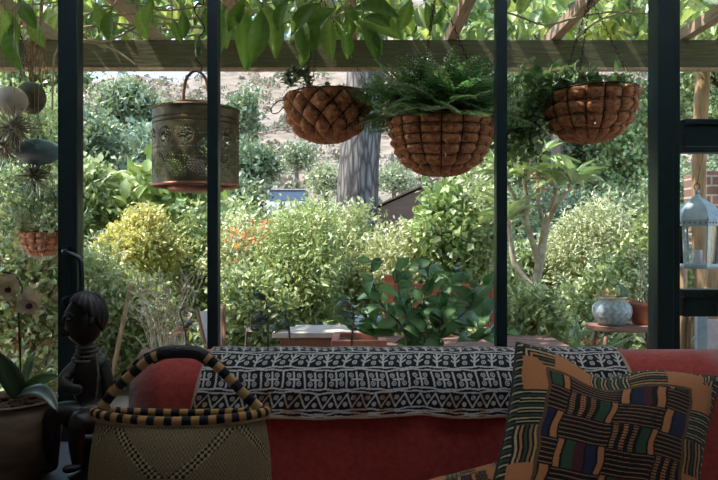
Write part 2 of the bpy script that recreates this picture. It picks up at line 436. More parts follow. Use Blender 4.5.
# glazed garden front at y = 2.5
def xw(px,D=YF): return (px-CX)/F*D
def zw(py,D=YF): return EYE-(py-CY)/F*D
ZT=2.3; ZB=.06
struct('trim_1',box(X0,YF-.03,ZT,X1,YF+.05,H),M['frame'])
d1=struct('door_1',join([box(xw(61),YF-.03,0,xw(80.5),YF+.03,ZT),box(-1.62,YF-.03,0,-1.54,YF+.03,ZT),
   box(-1.54,YF-.025,0,xw(61),YF+.025,.12),box(-1.54,YF-.025,ZT-.08,xw(61),YF+.025,ZT)]),M['frame'],bevel=.004)
tag(obj('door_pane',box(-1.54,YF-.003,.12,xw(61),YF+.003,ZT-.08),M['glass'],d1))
hx=xw(76.5); hz=[zw(255),zw(298)]
hp=smoothpath([(xw(71),YF-.03,hz[0]+.012),(xw(73),YF-.07,hz[0]+.012),(xw(79.5,2.43),YF-.075,hz[0]-.01),(xw(82,2.43),YF-.075,hz[0]-.05),(xw(82,2.43),YF-.075,hz[1]+.04),(xw(78.5,2.43),YF-.075,hz[1]+.018),(xw(72),YF-.06,hz[1]+.0),(xw(70),YF-.03,hz[1]-.025)],4)
obj('door_handle',join([tube(hp,.009,8),box(xw(66.5),YF-.048,hz[1]-.02,xw(73.5),YF-.03,hz[0]+.03)]),M['frame'],d1,smooth=False)
w1=struct('window_1',join([box(xw(208.5),YF-.025,0,xw(219.3),YF+.025,ZT),box(xw(495.2),YF-.025,0,xw(506),YF+.025,ZT),
   box(xw(80.5),YF-.025,0,xw(648),YF+.025,.12),box(xw(80.5),YF-.025,ZT-.08,xw(648),YF+.025,ZT)]),M['frame'],bevel=.003)
for a,b in ((80.5,208.5),(219.3,495.2),(506,648)):
    obj('window_pane',box(xw(a),YF-.003,.12,xw(b),YF+.003,ZT-.08),M['glass'],w1)
struct('trim_2',join([box(xw(647.5,2.55),YF-.04,0,xw(674,2.46),YF+.05,ZT),box(xw(674,2.46),YF-.03,0,xw(680.5,2.47),YF+.035,ZT)]),M['frame'],bevel=.004)
w2=struct('window_2',join([box(xw(681),YF-.03,zw(126),X1,YF+.03,zw(120)),box(xw(681),YF-.022,zw(147),X1,YF+.022,zw(126)),box(xw(681),YF-.03,zw(153),X1,YF+.03,zw(147)),
   box(xw(681),YF-.03,zw(297),X1,YF+.03,zw(289)),box(xw(681),YF-.022,zw(316),X1,YF+.022,zw(297)),
   box(xw(681),YF-.03,0,X1,YF+.03,.12),box(xw(681),YF-.03,ZT-.08,X1,YF+.03,ZT)]),M['frame'],bevel=.003)
for a,b in ((.12,zw(316)),(zw(289),zw(153)),(zw(120),ZT-.08)):
    obj('window_pane',box(xw(681),YF-.003,a,X1,YF+.003,b),M['glass'],w2)
struct('trim_3',box(X0,YF-.03,0,-1.62,YF+.03,ZT),M['frame'])

# ------------------------------------------------------------ pergola
BD=4.5
beam=tag(obj('pergola_beam',box(-4.2,BD-.03,P(0,68.5,BD).z,4.2,BD+.02,P(0,41,BD).z),M['beam'],bevel=.004),'thick weathered grey-green timber beam spanning the whole view','beam')
tag(obj('beam_batten',box(-4.2,BD-.036,P(0,71,BD).z,4.2,BD+.02,P(0,68.5,BD).z-.001),M['rafter'],beam))
rl={50:'leftmost pinkish-brown pergola rafter, above the two hanging gourds',153:'pinkish-brown pergola rafter ending just left of the punched metal lantern',250:'pinkish-brown pergola rafter between the metal lantern and smallest coir basket',
    352:'pergola rafter hidden among vine leaves, directly above the smallest coir basket',452:'pergola rafter above the fern basket, ending behind the fern',555:'pergola rafter ending above left rim of the rightmost coir basket',684:'pergola rafter seen through the small upper right window'}
for k,l in rl.items():
    x=xw(k,BD); z=P(0,41,BD).z
    tag(obj('rafter',box(x-.03,YF+.13,z+.002,x+.03,BD+.3,z+.075),M['rafter'],bevel=.004),l,'rafter','pergola rafters')

_z=P(0,41,BD).z
struct('trim_4',join([box(-4.1,y-.025,_z-.03,4.1,y+.025,_z+.001) for y in (3.1,3.25,3.42,3.575)]),M['rafter'])
# ------------------------------------------------------------ interior: sofa
def rr_profile(y0,y1,z0,z1,r,n=8):
    pts=[]
    for cx,cz,a0 in ((y1-r,z1-r,0),(y0+r,z1-r,PI/2),(y0+r,z0+r,PI),(y1-r,z0+r,3*PI/2)):
        for k in range(n+1):
            a=a0+PI/2*k/n; pts.append((cx+r*math.cos(a),cz+r*math.sin(a)))
    return pts
def roundbox(x0,x1,y0,y1,z0,z1,r,er=.05,n=8):
    """box with rounded section and rounded ends along x"""
    V=[];Fc=[]; secs=[]
    K=7
    for i in range(K+1):
        a=PI/2*i/K; secs.append((x0+er*(1-math.sin(a)) if False else x0+er*(1-math.cos(PI/2-a)), er*(1-math.sin(a))))
    body=[(x0+er+(x1-x0-2*er)*i/40,0) for i in range(1,40)]
    allsec=secs+body+[(x1-(s[0]-x0),s[1]) for s in secs[::-1]]
    m=None
    for x,ins in allsec:
        pr=rr_profile(y0+ins,y1-ins,z0+ins,z1-ins,max(r-ins,.01),n); m=len(pr)
        V+=[(x,p[0],p[1]) for p in pr]
    for i in range(len(allsec)-1):
        for k in range(m):
            Fc.append((i*m+k,i*m+(k+1)%m,(i+1)*m+(k+1)%m,(i+1)*m+k))
    Fc.append(tuple(range(m))); Fc.append(tuple((len(allsec)-1)*m+k for k in range(m))[::-1])
    return V,Fc
SX0,SX1=-.60,1.01; SY0,SY1=1.85,2.06; SZ=.845
sofa=thing('sofa','red velvet armless sofa with a rounded high back, under the patterned throw','sofa',((SX0+SX1)/2,1.5,0))
LEAN=.16
_v,_f=roundbox(SX0,SX1,SY0,SY1,.28,SZ,.10,.055)
obj('backrest',([(x,y+LEAN*(z-.60),z) for x,y,z in _v],_f),M['sofa'],sofa,smooth=True)
obj('seat_base',roundbox(SX0+.01,SX1-.01,.96,SY0-.06,.12,.29,.03,.03),M['sofa'],sofa,smooth=True)
for a,b in ((SX0+.01,.195),(.205,SX1-.01)):
    obj('seat_cushion',roundbox(a,b,.94,SY0-.034,.292,.44,.05,.05),M['sofa'],sofa,smooth=True)
for x in (SX0+.08,SX1-.08):
    for y in (1.06,2.02):
        obj('leg',lathe([(.018,0),(.028,.12)],14,(x,y,0)),M['wood_dark'],sofa,smooth=True)

# throw: dense sheet following the back's section, pattern drawn in cloth units (px of ~2.65 mm)
def seg(u,v,a,b,w):
    ax,ay=a;bx,by=b; dx,dy=bx-ax,by-ay
    t=np.clip(((u-ax)*dx+(v-ay)*dy)/(dx*dx+dy*dy+1e-9),0,1)
    return np.hypot(u-(ax+t*dx),v-(ay+t*dy))<w
def throw_pattern(u,v):
    """u 0..425, v 0 (rear edge of the roll) .. downwards, in cloth units; True = cream"""
    out=np.zeros(u.shape,bool)
    wob=lambda k,amp=.6: amp*np.sin(u*.13+k)+amp*.6*np.sin(u*.37+k*2.1)
    def hline(y,k,w=.8): 
        return np.abs(v-(y+wob(k)))<w
    def circ(cx,cy,r): 
        d=np.hypot(u-cx,v-cy); return (d<r)&~((d<r*.62)&(d>r*.38))
    rg=random.Random(5)
    def fernrow(y0,y1,per,ph):
        h=y1-y0; o=np.zeros(u.shape,bool); ym=(y0+y1)/2
        x=ph
        while x<430:
            p=per+rg.uniform(-1.5,1.5); l=x
            sel=(u>x-4)&(u<x+p+4)
            us=u[sel];vs=v[sel]
            r=np.zeros(us.shape,bool)
            tl=rg.uniform(-1.2,1.2)
            r|=seg(us,vs,(x+tl,y0),(x-tl,y1),.95)
            for sg in (-1,1):
                r|=seg(us,vs,(x,ym),(x+sg*4.2,y0+.8),.8); r|=seg(us,vs,(x,ym+h*.25),(x+sg*4.4,ym+.4),.8)
            for cy in (y0+h*.27,y0+h*.75):
                d=np.hypot(us-(x+p/2+rg.uniform(-.5,.5)),(vs-cy)); r|=(d<2.5)&~((d<1.5)&(d>.9))
            o[sel]|=r; x+=p
        return o
    def crossrow(y0,y1,ph):
        h=y1-y0; o=np.zeros(u.shape,bool); ym=(y0+y1)/2; x=ph
        while x<430:
            p=rg.uniform(19,24); sel=(u>x-5)&(u<x+p+5); us=u[sel]; vs=v[sel]; r=np.zeros(us.shape,bool)
            r|=seg(us,vs,(x,y0),(x+rg.uniform(-1,1),y1),.95)
            c=x+p/2
            r|=seg(us,vs,(c,y0+.5),(c,y1-.5),.95); r|=seg(us,vs,(c-5,ym),(c+5,ym),.7)
            for dx in (-5,5):
                for dy in (-h*.27,h*.27):
                    d=np.hypot(us-(c+dx+rg.uniform(-.4,.4)),vs-(ym+dy)); r|=(d<2.3)&~((d<1.4)&(d>.8))
            o[sel]|=r; x+=p
        return o
    def zigrow(y0,y1,ph):
        h=y1-y0; o=np.zeros(u.shape,bool); x=ph
        while x<430:
            p=rg.uniform(13,17); sel=(u>x-5)&(u<x+p+5); us=u[sel]; vs=v[sel]; r=np.zeros(us.shape,bool)
            r|=seg(us,vs,(x,y1),(x+p/2,y0),.85)|seg(us,vs,(x+p/2,y0),(x+p,y1),.85)
            d=np.hypot(us-(x+p/2),vs-(y1-h*.24)); r|=(d<2.2)
            d=np.hypot(us-(x+p),vs-(y0+h*.26)); r|=(d<2.2)&~((d<1.3)&(d>.8))
            o[sel]|=r; x+=p
        return o
    y=0.0
    rows=[('l',0),('l',3),('f',5,20),('l',22.5),('l',25.5),('c',28,43),('l',45.5),('l',48),('f',50.5,65),('l',67),('l',70),('f',72,86.5),('l',88.3),('l',91),('c',93.2,107),('l',109),('l',111.6),('z',113.5,125.5),('l',127.8),('l',130.6),('l',133.4)]
    for q in rows:
        if q[0]=='l': out|=hline(q[1],q[1])
        elif q[0]=='f': out|=fernrow(q[1],q[2],18.5,-3+q[1]%7)
        elif q[0]=='c': out|=crossrow(q[1],q[2],-6)
        else: out|=zigrow(q[1],q[2],-8)
    return out
def build_throw():
    nu,nv=900,300
    m2=2.62e-3
    r=.104; yf=SY0-.006; yb=SY1+.004; zt=SZ+.004
    xL=(208-CX)/F*1.93; xR=(622-CX)/F*1.93
    front=.160; 
    # arc-length profile from front hem, up, over the roll, a little down the rear
    prof=[];
    for i in range(60): prof.append((yf,zt-r-(front-r)*(1-i/60)))
    for i in range(31):
        a=PI-PI/2*i/30; prof.append((yf+r+r*math.cos(a),zt-r+r*math.sin(a)))
    for i in range(31):
        a=PI/2-PI/2*i/30; prof.append((yb-r+r*math.cos(a),zt-r+r*math.sin(a)))
    for i in range(1,15): prof.append((yb,zt-r-.06*i/14))
    prof=np.array(prof); ds=np.r_[0,np.cumsum(np.hypot(*np.diff(prof,axis=0).T))]
    total=ds[-1]; s=np.linspace(0,total,nv); yy=np.interp(s,ds,prof[:,0]); zz=np.interp(s,ds,prof[:,1])
    U,Sg=np.meshgrid(np.linspace(0,1,nu),np.arange(nv))
    ss=s[Sg]
    X=xL+(xR-xL)*U
    X=X-(.034*(1-np.clip(ss/.19,0,1)))*np.where(U<.5,1,-.8)*np.abs(U-.5)*2   # sides splay towards the hem
    k=(ss<.2)
    hang=np.clip(1-ss/.12,0,1)
    Y=yy[Sg]-.004*hang*(1+np.sin(U*34)+.5*np.sin(U*71))-.0015*np.abs(np.sin(U*55+ss*30))
    Z=zz[Sg]-hang*(.004*np.sin(U*9)+.0025*np.sin(U*23))+.0012*np.sin(U*40)
    u=U*425+1.2*np.sin(ss*60); v=134.5-ss/m2*.97+1.0
    # v measured from hem line: hem at 136
    v=136-ss/m2*.98
    Y=Y+LEAN*(Z-.60)
    pat=throw_pattern(u,v)
    cream=np.array(lin((196,194,188))); tan=np.array(lin((176,150,124))); dark=np.array(lin((20,24,32)))
    C=np.where(pat[...,None],cream,dark)
    rg=np.random.default_rng(3)
    # warm stained circles in the lowest bands
    patch=(np.sin(u*.21)+np.sin(u*.077+1)>.5)&pat&(v>112)
    C[patch]=tan
    border=(u<2.6)|(u>422.4)|(v>134.2)
    C[border]=tan
    C=C*(1+rg.normal(0,.08,C.shape[:2]+(1,)))
    V=np.stack([X,Y,Z],-1).reshape(-1,3)
    o=np_obj('throw_blanket',V,grid_faces(nu,nv),M['colcloth'],None,True,np.clip(C.reshape(-1,3),0,1))
    md=o.modifiers.new('s','SOLIDIFY'); md.thickness=.003; md.offset=1
    tag(o,'black throw printed with cream circles and zigzags, draped over the red sofa back','throw')
build_throw()

# ------------------------------------------------------------ kente cushions
def kente(u,v):
    """u,v in 0..1 over the face, v down"""
    n=u.shape; C=np.zeros(n+(3,))
    u0,v0=u,v
    u=u+.006*np.sin(v0*17)+.004*np.sin(v0*41+u0*9); v=v+.010*np.sin(u0*9+1)+.0015*np.sin(u0*33+v0*7)
    blk=lin((22,20,20)); org=lin((204,134,84)); thin=lin((168,122,84)); mar=lin((84,36,42)); grn=lin((52,84,56)); nav=lin((38,44,72)); yel=lin((190,160,84)); crm=lin((198,182,140))
    C[:]=blk
    cell=.235
    ub,vb=u,v; v=v-.13*(u-.5); u=u+.08*(v-.5)
    i=np.floor(u/cell).astype(int); j=np.floor(v/(cell*.58)).astype(int)
    fu=u/cell-i; fv=v/(cell*.58)-j
    Hb=((i+j)%2==0)
    # horizontal thin lines
    ln=(np.abs((fv*6)%1-.5)<.10)&Hb; C[ln]=thin
    Vb=~Hb; kind=(i+2*j)%3
    def bar(a,b,c,m=True): C[Vb&(fu>a)&(fu<b)&m]=c
    k0=kind==0;k1=kind==1;k2=kind==2
    bar(.02,.13,org,k0);bar(.18,.38,grn,k0);bar(.38,.58,mar,k0);bar(.62,.8,nav,k0);bar(.85,.97,org,k0)
    bar(.04,.2,org,k1);bar(.26,.5,nav,k1);bar(.5,.66,mar,k1);bar(.78,.95,org,k1)
    bar(.04,.14,thin,k2);bar(.24,.34,org,k2);bar(.44,.54,thin,k2);bar(.62,.82,grn,k2);bar(.86,.97,org,k2)
    C[Vb&k2&(np.abs((fv*9)%1-.5)<.2)&(fu<.55)]=blk
    u,v=ub,vb
    # border bands
    e=np.minimum(np.minimum(u,1-u),np.minimum(v,1-v)); bw=.15
    B=e<bw; hor=(np.minimum(v,1-v)<=np.minimum(u,1-u))
    along=np.where(hor,u,v)
    C[B]=blk
    st=(e/bw*7); si=np.floor(st).astype(int); sf=st-si
    pal=[yel,mar,crm,org,grn,thin,yel]
    kk=(np.floor(along*5.5+np.where(hor,0,.5)).astype(int))%3
    for q,cc in enumerate(pal):
        C[B&(kk==0)&(si==q)&(sf<.5)]=cc
    mo=B&(kk==1); C[mo&(e>.03)]=org
    cr=B&(kk==2); st2=along*60; C[cr&((st2%1)<.35)]=crm; C[cr&((st2%3)<.5)]=grn
    edge=e<.03; C[edge]=blk; C[edge&((along*46%1)<.4)]=crm; C[edge&((along*23%1)<.2)]=grn
    sm=(e>bw-.008)&(e<bw+.008); C[sm]=lin((110,80,56))
    return C
def cushion(name,label,corners,thick,dent=0,seed=1,n=400,parent=None,group=None):
    """corners TL,TR,BR,BL world positions; faces the camera"""
    TL,TR,BR,BL=[np.array(c) for c in corners]
    u,v=np.meshgrid(np.linspace(0,1,n),np.linspace(0,1,n))
    # sides bow inwards between pointed corners
    uu=u+.035*np.sin(PI*v)*(0.5-u)*2; vv=v+.03*np.sin(PI*u)*(0.5-v)*2
    base=(TL*(1-uu[...,None])*(1-vv[...,None])+TR*uu[...,None]*(1-vv[...,None])+BR*uu[...,None]*vv[...,None]+BL*(1-uu[...,None])*vv[...,None])
    nrm=np.cross(TR-TL,BL-TL); nrm=nrm/np.linalg.norm(nrm)
    if nrm[1]>0: nrm=-nrm
    prof=(np.clip(16*u*(1-u)*v*(1-v),0,1))**.42
    rg=np.random.default_rng(seed)
    wr=.5*np.sin(u*9+v*4+seed)+.5*np.sin(v*11-u*5)+.35*np.sin(u*23+v*17)
    th=thick*prof*(1+.05*wr)
    # chopped dent at the top edge
    dn=dent*np.exp(-((u-.42)/.16)**2)*np.exp(-(v/.25)**2)
    down=(BL-TL)/np.linalg.norm(BL-TL)
    base=base+down*dn[...,None]
    C=kente(u,v)*.72*(1+rg.normal(0,.09,u.shape+(1,)))
    C=np.clip(C,0,1).reshape(-1,3)
    front=base+nrm*(th)[...,None]
    back=base-nrm*(th*.8)[...,None]
    t=thing(name,label,'cushion',tuple((BL+BR)/2),group)
    np_obj('cover',front.reshape(-1,3),grid_faces(n,n),M['colcloth'],t,True,C)
    ix=np.r_[0:n-1:4,n-1]; k=len(ix); bb=back[np.ix_(ix,ix)].reshape(-1,3); cb=C.reshape(n,n,3)[np.ix_(ix,ix)].reshape(-1,3)
    np_obj('back_cover',bb,grid_faces(k,k)[:,::-1],M['colcloth'],t,True,cb)
    ring=[base[0,i] for i in range(0,n,6)]+[base[j,-1] for j in range(0,n,6)]+[base[-1,i] for i in range(n-1,-1,-6)]+[base[j,0] for j in range(n-1,-1,-6)]
    obj('piping',tube(ring,.0045,6,closed=True),M['hide'],t,smooth=True)
    return t
# leaning against the back; foot of the cushion rests on the seat (z .44)
cushion('cushion','large black and orange striped patchwork cushion leaning at right of the throw',
  [P(517,343,1.76),P(720,378,1.74),P(694,556,1.49),P(472,556,1.49)],.085,dent=.045,seed=2)
cushion('cushion','small orange-cornered patchwork cushion lying low beside the large one',
  [P(415,484,1.78),P(500,462,1.76),P(515,552,1.52),P(430,560,1.52)],.035,seed=5,n=120)

# ------------------------------------------------------------ bolga basket
def bolga():
    D=1.5; c=P(181,412,D); zr=c.z; cx=c.x; zb=.445
    t=thing('woven_basket','oval straw shopping basket with dark checked diamonds and a hooped handle on the sofa','basket',(cx,D,zb))
    n=640; m=200
    th=np.linspace(0,2*PI,n,endpoint=False); h=np.linspace(0,1,m)
    TH,Hh=np.meshgrid(th,h)
    a=.172*(.72+.28*np.sin(np.clip(Hh,0,1)*PI*.62+.42)**1.0); a=a/ (.72+.28*math.sin(PI*.62+.42)) ; a=np.where(Hh<.12,a*np.sqrt(np.clip(Hh/.12,0,1))*.35+a*.65,a)
    b=.062+.085*np.sin(np.clip(1-Hh,0,1)**.7*PI*.62); b=np.where(Hh<.12,b*(.65+.35*np.sqrt(Hh/.12)),b)
    rim=zr-.006; lift=-.014*np.clip(np.sin(TH),0,1)*Hh+.004*np.cos(TH*2)*Hh
    X=cx+a*np.cos(TH); Y=D+b*np.sin(TH); Z=zb+(rim-zb)*Hh+lift
    # weave bump
    nw=150; mw=70
    wv=.0007*np.sin(TH*nw)*np.sin(Hh*mw*PI)
    X+=wv*np.cos(TH);Y+=wv*np.sin(TH)
    straw=np.array(lin((146,126,92))); st2=np.array(lin((108,94,70))); dk=np.array(lin((26,26,34))); tan=np.array(lin((170,132,84)))
    ci=np.floor(TH/(2*PI)*nw*2); cj=np.floor(Hh*mw)
    C=np.where((((ci+cj)%2)==0)[...,None],straw,st2)
    # diagonal checked bands making diamonds
    s=(TH+PI/2)/(2*PI)*4.0+.5       # 6 diamonds round
    y=(1-Hh)*2.2
    f1=(s+y*.75)%1; f2=(s-y*.75)%1
    for f in (f1,f2):
        dd=np.minimum(f,1-f)
        band=(dd<.06)&(Hh<.965)&(Hh>.12)
        chk=((np.floor(TH/(2*PI)*170)+np.floor(Hh*60))%2==0)
        C=np.where((band&chk)[...,None],dk,C); C=np.where((band&~chk)[...,None],np.array(lin((176,160,112))),C)
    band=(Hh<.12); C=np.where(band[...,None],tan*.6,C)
    rg=np.random.default_rng(8); C=C*(1+rg.normal(0,.1,C.shape[:2]+(1,)))
    V=np.stack([X,Y,Z],-1).reshape(-1,3)
    V=np.concatenate([V,[[cx,D,zb+.002]]]); Fq=grid_faces(n,m,True)
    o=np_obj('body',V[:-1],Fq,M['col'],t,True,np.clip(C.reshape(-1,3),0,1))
    md=o.modifiers.new('s','SOLIDIFY'); md.thickness=.005; md.offset=-1
    bi=[(cx+.118*math.cos(q)*.9,D+.1*math.sin(q)*.9,zb+.004) for q in np.linspace(0,2*PI,40,endpoint=False)]
    obj('bottom',(bi+[(x,y,z+.006) for x,y,z in bi],[tuple(range(40))[::-1],tuple(range(40,80))]+[(k,(k+1)%40,40+(k+1)%40,40+k) for k in range(40)]),M['root'],t)
    # rim roll with alternating wrap
    def striped(name,pts,r,nseg,c1,c2,closed,k=10,duty=.5,per=None):
        vf=tube(pts,r,k,closed=closed); L=len(pts)
        idx=np.repeat(np.arange(L),k); ph=(idx/L*nseg)%1
        cc=np.where((ph<duty)[:,None],np.array(lin(c1)),np.array(lin(c2)))
        return obj(name,vf,M['col'],t,smooth=True,colors=cc)
    R=[(cx+.181*math.cos(q),D+.0625*math.sin(q),zr-.014*max(0,math.sin(q))+.004*math.cos(2*q)) for q in np.linspace(0,2*PI,420,endpoint=False)]
    striped('rim',R,.0095,32,(176,134,80),(24,26,38),True)
    R2=[(x,y-(0 if y>D else .003),z-.011) for x,y,z in R]
    obj('rim_cord',tube(R2,.0045,6,closed=True),M['string'],t,smooth=True)
    # handle
    def hp(pts,off): return smoothpath([P(a,b,D+off) for a,b in pts],14)
    left=[(101,416),(104,405),(117,388),(133,373),(150,359),(160,355)]
    right=[(206,357),(218,367),(232,381),(247,397),(261,410),(262,419)]
    striped('handle_side',hp(left,-.005),.0105,6,(186,150,98),(30,34,36),False)
    striped('handle_side',hp(right,-.005),.0105,6,(186,150,98),(26,28,40),False)
    l2=[(108,412),(106,401),(116,384),(131,369),(146,357),(158,354)]
    r2=[(208,355),(222,362),(237,374),(250,392),(256,404),(255,414)]
    striped('handle_strand',hp(l2,.022),.008,7,(150,124,80),(24,30,30),False)
    striped('handle_strand',hp(r2[:0]+[(206,355),(216,362),(230,377),(245,393),(257,406),(258,414)],.022),.008,7,(150,124,80),(24,30,30),False)
    kn=smoothpath([P(218,371,D-.01),P(221,364,D-.012),P(229,362,D-.012),P(235,367,D-.012),P(233,375,D-.01)],5)
    tp=hp([(152,358),(163,353),(180,351.5),(197,353),(211,361)],.006)
    wr=tube(tp,[.0135+.0008*(i%2) for i in range(len(tp))],14)
    obj('handle_grip',wr,M['hide'],t,smooth=True)
bolga()

# ------------------------------------------------------------ side table, orchid, statue
TZ=.556
tb=thing('side_table','low dark wooden side table under the orchid pot and the carved figure','table',(-1.0,1.8,0))
obj('table_top',box(-1.40,1.48,TZ-.035,-.635,2.12,TZ),M['wood_dark'],tb,bevel=.006)
obj('apron',join([box(-1.36,1.52,TZ-.11,-.675,1.54,TZ-.036),box(-1.36,2.06,TZ-.11,-.675,2.08,TZ-.036),box(-1.36,1.541,TZ-.11,-1.34,2.059,TZ-.036),box(-.695,1.541,TZ-.11,-.675,2.059,TZ-.036)]),M['wood_dark'],tb)
for x in (-1.37,-.665):
    for y in (1.51,2.09): obj('leg',box(x-.02,y-.02,0,x+.02,y+.02,TZ-.036),M['wood_dark'],tb,bevel=.004)

def orchid():
    D=1.78; s=S(D); c=P(8,400,D); x,z=c.x,c.z
    t=thing('orchid_pot','brown rounded clay pot holding an orchid with broad leaves and two pale blooms','plant',(x,D,TZ))
    hgt=z-TZ
    prof=[(.085,0),(.095,.01),(.113,hgt*.3),(.125,hgt*.6),(.126,hgt*.78),(.114,hgt*.9),(.104,hgt*.96),(.112,hgt*.985),(.116,hgt),(.108,hgt+.003),(.1,hgt-.004),(.097,hgt-.03)]
    obj('pot',lathe(prof,48,(x,D,TZ)),M['pot_brown'],t,smooth=True)
    rg=np.random.default_rng(4)
    mul=[ellipsoid((x+.09*math.sqrt(rg.random())*math.cos(a),D+.09*math.sqrt(rg.random())*math.sin(a),z-.014+rg.uniform(0,.012)),(rg.uniform(.008,.02),rg.uniform(.006,.012),.006),8,5) for a in rg.uniform(0,2*PI,130)]
    ob=obj('bark_mulch',join(mul),M['soil'],t,smooth=True); ob['kind']='stuff'
    def strap(name,pts,wid,cols):
        sp=smoothpath(pts,6); nn=len(sp); V=[];C=[]
        for i,p in enumerate(sp):
            q=i/(nn-1); tt=(sp[min(i+1,nn-1)]-sp[max(i-1,0)]).normalized()
            side=tt.cross(Vector((0,-.75,.65))).normalized(); nm=side.cross(tt)
            h=wid*(math.sin(PI*min(1,.12+q*.93))**.6)
            for k,f in enumerate((-1,-.5,0,.5,1)):
                V.append(p+side*h*f+nm*(abs(f)*h*.45)); C.append(np.array(lin(cols))*(1.15 if k==2 else 1))
        Fq=[(i*5+k,i*5+k+1,(i+1)*5+k+1,(i+1)*5+k) for i in range(nn-1) for k in range(4)]
        obj(name,(V,Fq),M['leafg'],t,smooth=True,colors=np.array(C),solid=.0015)
    b=P(20,396,D)
    strap('leaf',[b,P(14,382,D-.01),P(4,366,D-.03),P(-8,350,D-.05)],.026,(70,104,66))
    strap('leaf',[b,P(30,388,D-.02),P(44,380,D-.03),P(60,376,D-.03)],.019,(64,112,56))
    strap('leaf',[b+Vector((0,0,.004)),P(38,391,D-.09),P(49,397,D-.13),P(58,412,D-.16)],.016,(120,138,128))
    strap('leaf',[b,P(26,377,D+.04),P(31,360,D+.06),P(36,350,D+.08)],.012,(96,128,80))
    sp=smoothpath([b,P(20.5,370,D),P(19,330,D),P(19,302,D),P(22,288,D-.01),P(14,275,D-.01),P(2,272,D-.01)],7)
    obj('flower_stem',tube(sp,.0022,6),mat('stem_green',(54,60,40),(40,46,32),rough=.6),t,smooth=True)
    obj('support_stake',tube([b,P(21.5,300,D+.008)],.0015,6),M['root'],t,smooth=True)
    rb=np.random.default_rng(14)
    for (fx,fy,sz,ang) in ((30,302,.040,.3),(9,286,.040,1.0),(-9,280,.036,.1)):
        cc=P(fx,fy,D-.015); pos=[];d=[];nm=[];L=[];W=[];cl=[]
        for ring,cnt,tilt_,k0 in ((0,5,-.1,1.0),(1,5,.5,.72),(2,4,.9,.5)):
            for k in range(cnt):
                a=ang+ring*.6+2*PI*k/cnt+rb.normal(0,.12); pos.append(cc+Vector((0,.004*ring,0))); d.append((math.cos(a),-.25+tilt_*.5+rb.normal(0,.12),math.sin(a))); nm.append((rb.normal(0,.25),-1,rb.normal(0,.25))); L.append(sz*k0*rb.uniform(.9,1.1)); W.append(sz*k0*rb.uniform(.8,1.0)); cl.append(lin([(206,194,182),(190,172,166),(158,138,136)][ring]))
        V,Fq,C=leaf_arrays(np.array(pos),np.array(d,float),np.array(nm,float),np.array(L),np.array(W),np.array(cl),T_BIG)
        fo=np_obj('bloom',V,Fq,M['petal'],t,True,C)
        lip=ellipsoid(cc+Vector((0,-.004,-.010)),(.009,.008,.007),10,8)
        tag(obj('lip',lip,mat('orchid_lip',(120,92,98),(104,78,84),rough=.9),fo,smooth=True),'purple centre of the bloom')
orchid()

